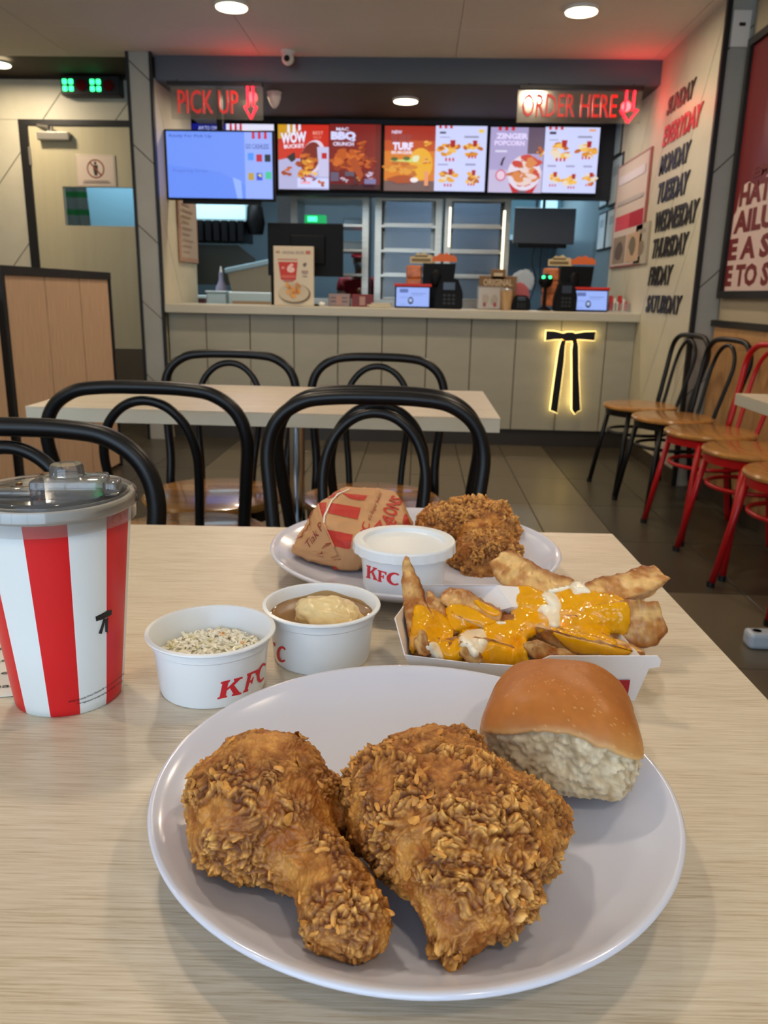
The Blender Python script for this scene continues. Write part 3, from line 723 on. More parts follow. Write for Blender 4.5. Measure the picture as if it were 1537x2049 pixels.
# ================================================================ ceiling cameras, indicator box
dc = thing('dome_camera', 'white ball security camera under the ceiling above the counter', 'camera', tuple(ay(576, 96, 5.35)))
dc.location.z = 2.40
b = B(); lathe(b, [(0, 0), (0.042, 0), (0.044, -0.012), (0.036, -0.025), (0, -0.028)], 24); obj('mount', b, whitem, dc, sm=40)
b = B(); ell(b, (0, 0, -0.045), (0.038, 0.038, 0.036), 3); obj('ball', b, whitem, dc, sm=0)
b = B(); cone(b, (0, -0.046, -0.052), 0.018, 0.014, 0.012, 16, 'Y', M=None); obj('lens', b, tvb, dc)
p = ay(549, 192, 5.75)
dc2 = thing('ceiling_sensor', 'small white cone-shaped sensor under the soffit beside the PICK UP sign', 'sensor', (p.x, p.y, 2.26))
b = B(); lathe(b, [(0, 0), (0.045, 0), (0.045, -0.03), (0.03, -0.07), (0.010, -0.095), (0, -0.098)], 20); obj('housing', b, whitem, dc2, sm=40)
b = B(); cone(b, (0, 0, -0.004), 0.05, 0.05, 0.004, 20); obj('base_plate', b, whitem, dc2)
p0 = ay(125, 190, 6.02); p1 = ay(240, 168, 6.02)
ib = thing('indicator_box', 'black lamp box with two green and two dark red lights above the door', 'light', (p0.x, 6.00, p0.z-0.005)); w = p1.x-p0.x; h = 0.125
b = B(); box(b, (0, 0, 0), (w, 0.09, h), bev=0.006); obj('housing', b, blackm, ib)
grn = mat('green_led', rgb(60, 220, 120), 0.4, emit=(0.05, 1.0, 0.32, 1), estr=3.0); rdl = mat('red_lens', rgb(84, 12, 14), 0.15)
for i in (0, 1):
    cxx = w*(0.13+0.47*i); b = B()
    for dx in (-1, 1):
        for dz in (-1, 1): box(b, (cxx+dx*0.022-0.015, -0.008, h/2+dz*0.022-0.016), (cxx+dx*0.022+0.015, 0.0, h/2+dz*0.022+0.016), bev=0.006)
    obj('green_light', b, grn, ib)
    b = B(); cone(b, (w*(0.36+0.47*i), 0.0, h/2), 0.036, 0.036, 0.012, 20, 'Y'); 
    for v in b.verts: v.co.y -= 0.012
    obj('red_lens', b, rdl, ib)
# ================================================================ boards and posters on the side walls
al = thing('notice_board', 'narrow pinkish menu board on the side wall left of the kitchen opening', 'board', (-1.688, 5.80, 1.19))
b = B(); box(b, (0, 0, 0), (0.012, 0.47, 0.46), bev=0.003); obj('frame', b, mat('pink_board', rgb(168, 132, 112), 0.5), al)
P = Print(lambda x, y, t: Vector((0.0125+t, x, y))); P.rect(0.03, 0.03, 0.44, 0.43, rgb(176, 160, 142))
for k in range(9): P.rect(0.06, 0.06+k*0.04, 0.06+0.3*(0.6+0.4*((k*7) % 5)/5), 0.075+k*0.04, rgb(150, 128, 110))
P.build('printed_face', pp, al)
def wallposter(name, label, pxs, x, cat='poster', frame=(190, 176, 160)):
    (xa, ya), (xb, yb) = pxs; A = ax(xa, ya, x); Bq = ax(xb, yb, x)
    y0, y1 = sorted((A.y, Bq.y)); z0, z1 = sorted((A.z, Bq.z))
    t = thing(name, label, cat, (x, y1, z0))
    b = B(); box(b, (-0.012, -(y1-y0), 0), (0.0, 0, z1-z0), bev=0.003); obj('frame', b, mat(name+'_edge', rgb(*frame), 0.4), t)
    return t, (y1-y0), (z1-z0), Print(lambda u, v, q: Vector((-0.0125-q, -u*(y1-y0), v*(z1-z0))))
t, w, h, P = wallposter('wall_poster', 'tall pale poster with a red band on the wall above the counter end', ((1241, 335), (1285, 530)), XD-0.006, frame=(150, 80, 70))
P.rect(.03, .02, .97, .98, rgb(206, 190, 180)); P.rect(.08, .36, .55, .5, rgb(204, 70, 84)); P.rect(.55, .36, .95, .5, rgb(170, 30, 50)); P.rect(.08, .04, .5, .3, rgb(150, 130, 110)); P.disc(.3, .17, .15, .09, rgb(96, 80, 70), 10, 0, .2, 4); P.rect(.55, .04, .92, .3, rgb(190, 160, 130)); P.disc(.72, .18, .1, .08, rgb(110, 100, 80), 10, 0, .2, 5); P.rect(.1, .8, .9, .88, rgb(215, 205, 215)); P.rect(.1, .6, .9, .64, rgb(180, 170, 168)); P.build('printed_face', pp, t)
t, w, h, P = wallposter('wall_notice', 'small grey notice beside the tall red-band poster', ((1277, 450), (1296, 528)), XD-0.006, frame=(160, 150, 132))
P.rect(.05, .03, .95, .97, rgb(176, 168, 150)); P.disc(.5, .4, .25, .2, rgb(130, 118, 100), 10, 0, .2, 6); P.rect(.2, .75, .8, .85, rgb(150, 140, 124)); P.build('printed_face', pp, t)
fr_l = ['framed certificate highest on the kitchen side wall', 'framed certificate second row on the kitchen side wall, nearer one', 'framed certificate second row on the kitchen side wall, farther one',
        'framed certificate lowest row on the kitchen side wall, nearer one', 'framed certificate lowest row on the kitchen side wall, farther one']
for k, (a, c) in enumerate((((1230, 230), (1245, 308)), ((1227, 320), (1243, 405)), ((1208, 330), (1217, 412)), ((1219, 420), (1238, 494)), ((1202, 428), (1211, 500)))):
    t, w, h, P = wallposter('certificate_frame', fr_l[k], (a, c), XD, 'picture frame', frame=(30, 34, 40)); P.rect(.08, .05, .92, .95, rgb(176, 196, 208)); P.rect(.25, .6, .75, .8, rgb(140, 160, 176)); P.build('printed_face', pp, t)
# ---- days-of-the-week lettering, raised flat letters on the days wall
daym = mat('day_letters', rgb(34, 30, 28), 0.5); dayb = mat('day_letters_blue', rgb(30, 32, 50), 0.5); dayr = mat('day_letters_red', rgb(206, 40, 50), 0.45)
DAYS = [('SUNDAY', (1340, 240), (1391, 186), (1395, 153), (1336, 204), daym), ('EVERYDAY', (1327, 297), (1404, 250), (1408, 205), (1334, 254), dayr), ('MONDAY', (1322, 353), (1379, 325), (1385, 283), (1325, 312), dayb),
        ('TUESDAY', (1317, 409), (1375, 390), (1383, 345), (1320, 364), dayb), ('WEDNESDAY', (1311, 465), (1395, 448), (1401, 401), (1315, 422), daym), ('THURSDAY', (1306, 519), (1373, 509), (1381, 467), (1310, 476), daym),
        ('FRIDAY', (1300, 573), (1343, 569), (1349, 531), (1303, 533), daym), ('SATURDAY', (1295, 624), (1360, 631), (1368, 590), (1298, 591), daym)]
for wd, bl, br, tr_, tl, mm in DAYS:
    c = [ax(p[0], p[1], XD) for p in (bl, br, tr_, tl)]
    y0 = (c[0].y+c[3].y)/2; y1 = (c[1].y+c[2].y)/2; z0 = (c[0].z+c[1].z)/2; z1 = (c[2].z+c[3].z)/2
    vs, fs, asp = text_mesh(wd, 0.025); b = B()
    bb = [b.verts.new(Vector((-0.013, -x*(y0-y1)-y*0.03, y*(z1-z0)))) for x, y in vs]
    for f in fs:
        try: b.faces.new([bb[i] for i in f])
        except ValueError: pass
    r_ = bmesh.ops.extrude_face_region(b, geom=b.faces[:])
    for v in [g for g in r_['geom'] if isinstance(g, bmesh.types.BMVert)]: v.co.x += 0.006
    tag(obj('day_lettering', b, mm, None, (XD, y0, z0)), 'raised %s capital letters spelling %s on the cream side wall' % ('red' if mm is dayr else 'black', wd), 'lettering', 'day names on the side wall')
# ---- big framed red poster on the right wall
pz0, pz1 = 1.01, 2.20
t = thing('framed_poster', 'large black-framed dark red poster with white and red lettering on the right wall', 'picture frame', (XR-0.001, 4.335, pz0))
b = B(); box(b, (-0.03, -1.15, 0), (0, 0, 0.035)); box(b, (-0.03, -1.15, 1.155), (0, 0, 1.19)); box(b, (-0.03, -0.035, 0.035), (0, 0, 1.155)); box(b, (-0.03, -1.15, 0.035), (0, -1.115, 1.155)); obj('frame', b, blackm, t)
b = B(); box(b, (-0.012, -1.115, 0.035), (-0.002, -0.035, 1.155)); obj('backing', b, mat('poster_red', rgb(112, 30, 30), 0.35), t)
P = Print(lambda x, y, q: Vector((-0.0125-q, -0.035-x, 0.035+y)), 0.0004)
wh = rgb(214, 190, 182); dr_ = rgb(112, 30, 30)
P.poly([(0.02, 0.0), (1.08, 0.0), (1.08, 1.0), (0.60, 1.05), (0.50, 0.98), (0.46, 0.86), (0.47, 0.76), (0.42, 0.66), (0.42, 0.58), (0.45, 0.54), (0.36, 0.50), (0.28, 0.46), (0.17, 0.50), (0.07, 0.49), (0.05, 0.38), (0.02, 0.36), (0.015, 0.16)], wh)
for s, x0, y0, w_, h_ in (('E TO SOME', 0.0, 0.02, .90, 0.105), ('E A STEP', 0.0, 0.145, .86, 0.105), ('AILURE', 0.04, 0.27, .72, 0.105), ('HAT A', 0.07, 0.395, .54, 0.10), ('EMEN', 0.20, 0.51, .38, 0.05), ('BER', 0.48, 0.56, .4, 0.09), ('THE', 0.50, 0.68, .4, 0.09), ('LET', 0.54, 0.80, .4, 0.09)):
    P.text(s, max(x0, .012), y0, w_, h_, dr_, 0.05)
P.build('printed_face', pp, t)
sw = thing('wall_switch', 'small white wall box high on the grey step face', 'switch', (1.505, 4.393, 2.24))
b = B(); box(b, (-0.042, -0.012, -0.06), (0.045, 0, 0.10), bev=0.004); obj('plate', b, whitem, sw); b = B(); box(b, (-0.012, -0.018, 0.03), (0.018, -0.012, 0.045), bev=0.002); obj('button', b, blackm, sw)
# ================================================================ things on the counter
def pos(px, py, Y=5.62): return ay(px, py, Y)
def base(px, Y): 
    p = ay(px, 620, Y); return (p.x, Y, TZ)
# black point-of-sale monitor seen from the back, on a stand
t = thing('till_monitor', 'black till monitor seen from behind at the left of the counter', 'monitor', (-0.80, 5.80, TZ))
b = B(); box(b, (-0.262, 0, 0.20), (0.262, 0.045, 0.55), bev=0.006); box(b, (-0.10, -0.03, 0.28), (0.14, 0.0, 0.47), bev=0.008); obj('casing', b, tvb, t)
b = B(); tube(b, [(-0.235, 0.02, 0.0), (-0.235, 0.02, 0.22)], 0.012, 8); box(b, (-0.05, 0.0, 0.0), (0.05, 0.05, 0.22)); obj('stand', b, tvb, t)
b = B(); box(b, (-0.12, -0.05, 0), (0.12, 0.10, 0.012), bev=0.004); obj('foot', b, tvb, t)
# table-top poster with chicken on a plate
t = thing('menu_stand', 'upright white counter poster showing a plate of fried chicken and a red price tag', 'poster', (-0.845, 5.56, TZ))
b = B(); box(b, (-0.135, 0, 0), (0.135, 0.012, 0.385), bev=0.003); obj('card', b, mat('card_white', rgb(214, 200, 172), 0.5), t)
b = B(); box(b, (-0.1, 0.012, 0), (0.1, 0.09, 0.012)); obj('foot', b, whitem, t)
P = Print(lambda x, y, q: Vector((-0.135+x*0.27, -0.0006-q, y*0.385)))
P.rect(.02, .01, .98, .99, rgb(216, 202, 176)); P.text('ORIGINAL RECIPE', .22, .87, .54, .05, rgb(140, 120, 110), .02); P.rect(.06, .88, .16, .92, rgb(180, 140, 110)); P.rect(.80, .87, .92, .93, rgb(196, 110, 90)); P.rect(.10, .77, .60, .79, rgb(200, 120, 100))
P.poly([(.12, .74), (.60, .74), (.55, .44), (.18, .44)], rgb(200, 48, 30)); P.text('6', .33, .56, .2, .16, rgb(240, 200, 190), .07); P.rect(.20, .62, .27, .66, rgb(230, 150, 140)); P.rect(.2, .47, .54, .52, rgb(214, 100, 80)); P.rect(.24, .41, .5, .43, rgb(200, 110, 90))
P.disc(.78, .70, .05, .03, rgb(110, 90, 90), 9, 0, .3, 1); P.rect(.70, .56, .86, .60, rgb(170, 140, 130)); P.rect(.72, .50, .84, .52, rgb(170, 140, 130))
P.disc(.52, .21, .40, .17, rgb(110, 90, 60), 24); P.disc(.50, .225, .38, .155, rgb(200, 186, 160), 24); food(P, .46, .27, .14, 77, [rgb(214, 140, 50), rgb(200, 120, 36), rgb(226, 160, 70)], 14, 1.3, .75); food(P, .62, .36, .06, 78, [rgb(220, 150, 60), rgb(206, 126, 40)], 7, 1.2, .8)
P.build('printed_face', pp, t)
# two small customer displays with red top strip
redp = mat('red_strip', rgb(196, 36, 30), 0.4)
for k, (x, y, lb) in enumerate(((-0.045, 5.66, 'small blue customer display with a red top strip beside the middle snack stand'), (1.165, 5.68, 'small blue customer display with a red top strip at the right end'))):
    t = thing('customer_display', lb, 'screen', (x, y, TZ), group='customer displays on the counter', rot=(R(-8), 0, 0))
    b = B(); box(b, (-0.122, 0, 0.0), (0.122, 0.02, 0.145), bev=0.004); obj('casing', b, tvb, t)
    b = B(); box(b, (-0.128, -0.006, 0.145), (0.128, 0.022, 0.163), bev=0.002); obj('top_strip', b, redp, t)
    b = B(); box(b, (-0.05, 0.02, 0.0), (0.05, 0.07, 0.09)); obj('stand', b, tvb, t)
    P = Print(lambda u, v, q: Vector((-0.112+u*.224, -0.001-q, 0.012+v*.126)))
    P.rect(0, 0, 1, 1, rgb(150, 176, 246)); P.rect(.1, .72, .36, .92, rgb(90, 110, 170)); P.rect(.1, .45, .36, .48, rgb(120, 140, 200)); P.rect(.1, .1, .3, .13, rgb(120, 140, 200)); P.rect(.46, .66, .9, .70, rgb(110, 130, 190)); P.rect(.46, .56, .8, .60, rgb(130, 150, 210))
    P.disc(.44, .3, .085, .20, rgb(50, 56, 80), 14); P.disc(.44, .32, .05, .10, rgb(170, 190, 235), 10); P.build('screen_picture', scr, t)
# snack stands: black case, cream and orange toppers, orange packets hanging at the left
org = mat('orange_card', rgb(222, 110, 50), 0.5); crm = mat('cream_card', rgb(214, 196, 150), 0.5); pack = mat('orange_packet', rgb(196, 112, 60), 0.35, noise=(30, .35, (1, 1, 1)))
def cloud(w, h, seed, x0, z0):
    r_ = random.Random(seed); L = [(x0, z0)]; n = 7
    L.append((x0+w, z0)); 
    for i in range(n+1):
        u = 1-i/n; hh = h*(.55+.45*math.sin(math.pi*u))*(1 if i % 2 else .8); L.append((x0+w*u, z0+hh))
    return L
for k, (x, y, lb) in enumerate(((0.13, 5.76, 'black snack stand with cream and orange toppers, middle of the counter'), (1.08, 5.80, 'black snack stand with cream and orange toppers, right of the counter'))):
    t = thing('snack_stand', lb, 'display stand', (x, y, TZ), group='snack stands on the counter')
    b = B(); prism(b, [(-0.11, 0.0), (0.09, 0.0), (0.115, 0.30), (-0.11, 0.30)], lambda u, v, q: Vector((u, 0.12-q, v)), 0.12); obj('case', b, tvb, t)
    b = B(); prism(b, cloud(0.17, 0.075, 3+k, -0.20, 0.30), lambda u, v, q: Vector((u, 0.015-q, v)), 0.006); obj('cream_topper', b, crm, t)
    b = B(); prism(b, cloud(0.165, 0.06, 8+k, -0.045, 0.312), lambda u, v, q: Vector((u, 0.0-q, v)), 0.006); obj('orange_topper', b, org, t)
    P = Print(lambda u, v, q: Vector((u, 0.008-q, v))); P.rect(-.19, .31, -.06, .33, rgb(120, 96, 50)); P.rect(-.17, .34, -.08, .352, rgb(110, 92, 52)); P.build('printed_words', pp, t)
    for j in range(3):
        b = B(); box(b, (-0.225+0.0*j, 0.02+0.0*j, 0.20-0.085*j), (-0.115, 0.05, 0.285-0.085*j), bev=0.012); obj('snack_packet', b, pack, t)
    b = B(); ell(b, (-0.02, -0.02, 0.2), (0.035, 0.012, 0.06), 2); obj('emblem_plate', b, tvb, t, sm=0)
# dark payment terminals / rounded machines beside the stands
def terminal(label, x, y, w, h, seed=0):
    t = thing('payment_terminal', label, 'card terminal', (x, y, TZ), group='payment terminals on the counter')
    b = B(); prism(b, [(-w/2, 0), (w/2, 0), (w/2, h*.55), (w*.30, h), (-w*.30, h), (-w/2, h*.45)], lambda u, v, q: Vector((u, 0.10-q, v)), 0.10)
    bmesh.ops.bevel(b, geom=b.edges[:], offset=0.008, segments=2, affect='EDGES'); obj('body', b, tvb, t)
    b = B(); box(b, (-w*.22, -0.006, h*.62), (w*.22, 0.004, h*.88), bev=0.003); obj('display', b, mat('terminal_display', rgb(46, 56, 72), 0.2), t)
    b = B(); 
    for i in range(3):
        for j in range(3): box(b, (-w*.2+i*w*.16, -0.005, h*.15+j*h*.13), (-w*.2+i*w*.16+w*.1, 0.002, h*.15+j*h*.13+h*.08))
    obj('keypad', b, MATS.get('key_dark') or mat('key_dark', rgb(34, 36, 40), 0.5), t)
    return t
terminal('black payment terminal right of the middle customer display', 0.20, 5.62, 0.19, 0.20)
terminal('black payment terminal left of the right-hand customer display', 0.985, 5.60, 0.15, 0.19)
terminal('low dark card reader near the pink bag', 0.70, 5.70, 0.13, 0.10)
# machine with two green lights
t = thing('scanner', 'round black scanner with two glowing green lights', 'scanner', (0.865, 5.76, TZ))
b = B(); ell(b, (0, 0, 0.20), (0.05, 0.045, 0.05), 3); obj('head', b, tvb, t, sm=0); b = B(); lathe(b, [(0, 0), (0.05, 0), (0.045, 0.012), (0.012, 0.03), (0.012, 0.16), (0, 0.16)], 20); obj('stand', b, tvb, t, sm=40)
b = B(); ell(b, (-0.022, -0.036, 0.222), (0.012, 0.008, 0.011), 2); ell(b, (0.022, -0.036, 0.222), (0.012, 0.008, 0.011), 2); obj('green_lamp', b, grn, t, sm=0)
# clear bag with a pink item
t = thing('pink_bag', 'pink item in a cloudy clear bag behind the card reader', 'bag', (0.70, 5.87, TZ+0.0))
b = B(); prism(b, [(-0.075, 0.0), (0.075, 0.0), (0.07, 0.14), (0.02, 0.19), (-0.06, 0.175)], lambda u, v, q: Vector((u, 0.06-q, v)), 0.08); bmesh.ops.bevel(b, geom=b.edges[:], offset=0.012, segments=2, affect='EDGES'); obj('pink_content', b, mat('pink_fill', rgb(190, 96, 100), 0.5), t)
b = B(); prism(b, [(-0.02, 0.17), (0.08, 0.12), (0.11, 0.20), (0.08, 0.27), (0.02, 0.28), (-0.05, 0.24), (-0.08, 0.18)], lambda u, v, q: Vector((u, 0.05-q, v)), 0.05); bmesh.ops.bevel(b, geom=b.edges[:], offset=0.015, segments=2, affect='EDGES'); obj('bag_top', b, mat('cloudy_bag', rgb(176, 190, 200), 0.35), t)
# acrylic box of leaflets, iced drink, brown sign
t = thing('leaflet_box', 'clear acrylic box holding white leaflets with red marks', 'leaflet holder', (0.475, 5.58, TZ))
b = B(); box(b, (-0.085, 0, 0), (0.085, 0.05, 0.155)); obj('acrylic_box', b, acry, t)
P = Print(lambda u, v, q: Vector((u, 0.012-q, v))); P.rect(-.075, .01, .07, .145, rgb(216, 208, 200)); P.disc(-.03, .07, .028, .035, rgb(196, 180, 160), 10, 0, .2, 3); P.disc(.03, .07, .026, .035, rgb(190, 176, 160), 10, 0, .2, 4); P.disc(-.035, .035, .012, .016, rgb(160, 30, 44)); P.disc(.035, .035, .012, .016, rgb(176, 24, 50)); P.build('leaflet', pp, t)
b = B(); box(b, (-0.075, 0.014, 0.008), (0.07, 0.04, 0.14)); obj('leaflet_stack', b, whitem, t)
t = thing('iced_drink', 'clear cup of iced brown drink on the counter', 'cup', (0.585, 5.60, TZ))
b = B(); lathe(b, [(0, 0.002), (0.034, 0.002), (0.046, 0.125), (0, 0.125)], 24); obj('drink', b, mat('milk_tea', rgb(178, 124, 60), 0.2), t, sm=40)
b = B(); lathe(b, [(0.035, 0.0), (0.047, 0.128), (0.050, 0.132), (0.050, 0.138), (0.02, 0.146), (0, 0.147)], 24); obj('cup_wall', b, acry, t, sm=40)
t = thing('promo_card', 'brown promotional card standing behind the iced drink', 'sign', (0.54, 5.78, TZ))
b = B(); box(b, (-0.13, 0, 0), (0.13, 0.01, 0.225), bev=0.004); box(b, (-0.05, 0, 0.2), (0.05, 0.01, 0.27), bev=0.004); obj('card', b, mat('brown_card', rgb(122, 92, 60), 0.6), t)
P = Print(lambda u, v, q: Vector((u, -0.0006-q, v))); P.text('ORIGINAL', -.10, .16, .20, .045, rgb(190, 170, 136), .03); P.rect(-.1, .13, .08, .142, rgb(170, 150, 118)); P.rect(-.03, .225, .03, .245, rgb(200, 184, 150)); P.build('printed_words', pp, t)
t = thing('sachet_box', 'clear tray of white and red sachets at the right end of the counter', 'tray', (1.36, 5.66, TZ))
b = B(); box(b, (-0.07, 0, 0), (0.07, 0.10, 0.06)); obj('clear_tray', b, acry, t)
for i in range(6):
    b = B(); box(b, (-0.06+0.02*i, 0.02, 0.01), (-0.045+0.02*i, 0.08, 0.11-0.02*(i % 3)), bev=0.003); obj('sachet', b, redp if i in (0, 3, 5) else whitem, t)
t = thing('paper_bag_stack', 'grey folded papers lying on the counter left of the middle display', 'paper', (-0.25, 5.60, TZ))
b = B(); box(b, (-0.09, 0, 0), (0.06, 0.14, 0.018), bev=0.003, M=Matrix.Rotation(.15, 4, 'Z')); obj('lower_sheets', b, mat('paper_grey', rgb(190, 182, 160), 0.7), t); b = B(); box(b, (-0.08, 0.02, 0.018), (0.05, 0.13, 0.030), bev=0.003, M=Matrix.Rotation(-.1, 4, 'Z')); obj('upper_sheets', b, MATS['paper_grey'], t)
for k, (x, c, lb) in enumerate(((-0.565, (150, 130, 130), 'pale printed box in the low rack left of the middle display'), (-0.40, (120, 40, 44), 'dark red printed box in the low rack left of the middle display'))):
    t = thing('sauce_box', lb, 'box', (x, 5.82, TZ), group='boxes in the low rack'); b = B(); box(b, (-0.075, 0, 0), (0.075, 0.1, 0.085), bev=0.003); obj('carton', b, mat('carton%d' % k, rgb(*c), 0.5), t)
    P = Print(lambda u, v, q: Vector((u, -0.0006-q, v))); P.rect(-.06, .03, .06, .036, rgb(60, 50, 52)); P.rect(-.06, .055, .06, .060, rgb(60, 50, 52)); P.rect(-.02, .01, .02, .07, rgb(170, 130, 120)); P.build('printed_face', pp, t)
t = thing('tissue_ball', 'crumpled white tissue on the counter beside the poster stand', 'tissue', (-0.665, 5.62, TZ)); b = B(); ell(b, (0, 0, 0.016), (0.022, 0.018, 0.016), 2)
for v in b.verts: v.co *= 1+0.15*math.sin(v.co.x*400)*math.cos(v.co.y*300)
obj('paper', b, whitem, t)
# ================================================================ kitchen behind
bluep = mat('lit_blue_steel', rgb(150, 184, 196), 0.3, metal=0.5)
def cab(label, x0, x1, y, kind):
    t = thing('warming_cabinet', label, 'cabinet', (x0, y, 0), group='steel warming cabinets'); w = x1-x0; H = 1.93
    b = B(); fr = 0.055
    box(b, (0, 0, 0), (fr, 0.5, H)); box(b, (w-fr, 0, 0), (w, 0.5, H)); box(b, (fr, 0, H-0.16), (w-fr, 0.5, H)); box(b, (fr, 0, 0), (w-fr, 0.5, 0.95)); 
    if kind: box(b, (fr, 0.46, 0.95), (w-fr, 0.5, H-0.16))
    obj('frame', b, steel, t)
    n = 4
    for k in range(1, n):
        z = 0.95+k*(H-0.16-0.95)/n
        b = B(); box(b, (fr, 0.01, z-0.012), (w-fr, 0.45, z+0.008)); obj('shelf', b, steel, t)
    return t, w, H
c1, w, H = cab('open steel pass-through shelf unit with a green light, left of the two glass cabinets', -1.13, -0.455, 7.30, 0)
glp = mat('cab_glass', rgb(110, 128, 148), 0.12, alpha=0.55)
c2, w, H = cab('steel warming cabinet with four glass trays, middle of the kitchen', -0.40, 0.175, 7.30, 1)
for k in range(4):
    z = 0.97+k*0.205; b = B(); box(b, (0.09, -0.006, z), (w-0.09, 0.0, z+0.175)); obj('door_pane', b, glp, c2)
    b = B(); box(b, (0.08, -0.012, z-0.012), (w-0.08, -0.002, z)); obj('door_rail', b, steel, c2)
c3, w, H = cab('steel warming cabinet with a bright warm strip light at its right edge', 0.20, 0.76, 7.28, 2)
for k in range(4):
    z = 0.97+k*0.205; b = B(); box(b, (0.07, -0.006, z), (w-0.09, 0.0, z+0.17)); obj('door_pane', b, glp, c3)
    b = B(); box(b, (0.06, -0.014, z-0.016), (w-0.08, -0.002, z)); obj('door_rail', b, steel, c3)
wst = mat('warm_strip', (1, 1, 1, 1), 0.5, emit=(1.0, 0.82, 0.45, 1), estr=2.2)
b = B(); box(b, (w-0.065, -0.012, 1.10), (w-0.045, -0.001, 1.70)); obj('strip_light', b, wst, c3); b = B(); box(b, (0.035, -0.012, 1.40), (0.05, -0.001, 1.72)); obj('strip_light', b, wst, c3)
r_ = random.Random(4)
for k in range(7):
    o = thing('fried_piece', ['fried chicken piece in the right warming cabinet, %s' % q for q in ('topmost shelf left', 'upper shelf centre', 'upper shelf right', 'upper shelf far right', 'lower shelf left', 'lower shelf centre', 'lower shelf right')][k], 'food', (0.36+0.05*(k % 4)+0.02*k, 7.42, 1.573 if k < 4 else 1.163), group='chicken pieces in the warming cabinet')
    b = B(); ell(b, (0, 0, 0.022), (0.035, 0.03, 0.022), 2)
    for v in b.verts: v.co += Vector((r_.random()-.5, r_.random()-.5, max(0, r_.random()-.5)))*0.008
    obj('piece', b, mat('fried_far', rgb(176, 110, 60), 0.6) if k == 0 else MATS['fried_far'], o, sm=0)
# clear things on shelves of the left unit
t = thing('green_lamp_box', 'glowing green exit-style lamp on the top shelf of the left unit', 'lamp', (-0.93, 7.36, 1.5745)); b = B(); box(b, (-0.09, 0, 0), (0.10, 0.05, 0.075), bev=0.01); obj('body', b, mat('green_dim', rgb(20, 120, 60), 0.4, emit=(0.02, 0.5, 0.15, 1), estr=0.8), t)
b = B(); box(b, (-0.06, -0.006, 0.02), (0.02, 0, 0.06), bev=0.004); obj('lens', b, grn, t)
for k, (x, z, w_, h_, c, lb) in enumerate(((-0.60, 1.5735, 0.17, 0.05, (170, 200, 214), 'pale blue box on the upper shelf of the left unit'), (-0.60, 1.3685, 0.2, 0.06, (186, 214, 232), 'bright pale box on the middle shelf of the left unit'), (-0.90, 1.1635, 0.3, 0.12, (120, 160, 178), 'clear bag of goods on the lower shelf of the left unit'))):
    t = thing('storage_box', lb, 'box', (x, 7.40, z), group='boxes on the pass-through shelves'); b = B(); box(b, (-w_/2, 0, 0), (w_/2, 0.25, h_), bev=0.008); obj('body', b, mat('stbox%d' % k, rgb(*c), 0.35), t); b = B(); box(b, (-w_/2-.004, -0.004, h_), (w_/2+.004, 0.25, h_+0.01), bev=0.003); obj('lid', b, MATS['stbox%d' % k], t)
# kitchen worker in red
skin = mat('skin', rgb(150, 120, 104), 0.55, sss=0.0); redc = mat('red_shirt', rgb(150, 18, 34), 0.7); capm = mat('red_cap', rgb(196, 44, 60), 0.6); trs = mat('dark_trousers', rgb(24, 24, 30), 0.7)
wk = thing('person', 'kitchen worker in a red cap and red shirt bending forward behind the pass-through', 'person', (-0.585, 8.25, 0)); wk.scale = (.85, .85, .85)
def skinned(name, joints, edges, m, parent, sub=2):
    me = bpy.data.meshes.new(name); me.from_pydata([j[0] for j in joints], edges, []); o = bpy.data.objects.new(name, me); COL.objects.link(o)
    md = o.modifiers.new('s', 'SKIN'); me.skin_vertices[0].data[0].use_root = True
    for k, j in enumerate(joints): me.skin_vertices[0].data[k].radius = (j[1], j[2] if len(j) > 2 else j[1])
    s = o.modifiers.new('u', 'SUBSURF'); s.levels = sub; s.render_levels = sub
    bpy.context.view_layer.update(); nm = bpy.data.meshes.new_from_object(o.evaluated_get(bpy.context.evaluated_depsgraph_get())); bpy.data.objects.remove(o)
    nm.materials.clear(); return link(name, nm, m, parent, sm=0)
J = [((0, .15, .92), .16, .13), ((0, .06, 1.10), .155, .12), ((0, -.06, 1.28), .17, .12), ((0, -.12, 1.36), .07), ((0, -.17, 1.44), .055), ((0, -.20, 1.50), .085, .10), ((0, -.21, 1.57), .085, .10), ((0, -.20, 1.62), .06, .07),
     ((-.19, -.08, 1.29), .065), ((-.24, -.16, 1.06), .05), ((-.16, -.36, .98), .038), ((-.13, -.44, .97), .04, .022), ((.19, -.08, 1.29), .065), ((.24, -.16, 1.06), .05), ((.16, -.36, .98), .038), ((.13, -.44, .97), .04, .022),
     ((-.10, .15, .86), .10), ((-.11, .12, .48), .07), ((-.11, .17, .09), .045), ((-.11, .05, .04), .04, .035), ((.10, .15, .86), .10), ((.11, .12, .48), .07), ((.11, .17, .09), .045), ((.11, .05, .04), .04, .035)]
Ed = [(0, 1), (1, 2), (2, 3), (3, 4), (4, 5), (5, 6), (6, 7), (2, 8), (8, 9), (9, 10), (10, 11), (2, 12), (12, 13), (13, 14), (14, 15), (0, 16), (16, 17), (17, 18), (18, 19), (0, 20), (20, 21), (21, 22), (22, 23)]
body = skinned('body', J, Ed, skin, wk)
S = [((0, .15, .88), .185, .15), ((0, .06, 1.10), .178, .145), ((0, -.06, 1.29), .19, .145), ((0, -.11, 1.35), .09), ((-.20, -.08, 1.29), .085), ((-.235, -.13, 1.15), .07), ((.20, -.08, 1.29), .085), ((.235, -.13, 1.15), .07)]
skinned('shirt', S, [(0, 1), (1, 2), (2, 3), (2, 4), (4, 5), (2, 6), (6, 7)], redc, wk)
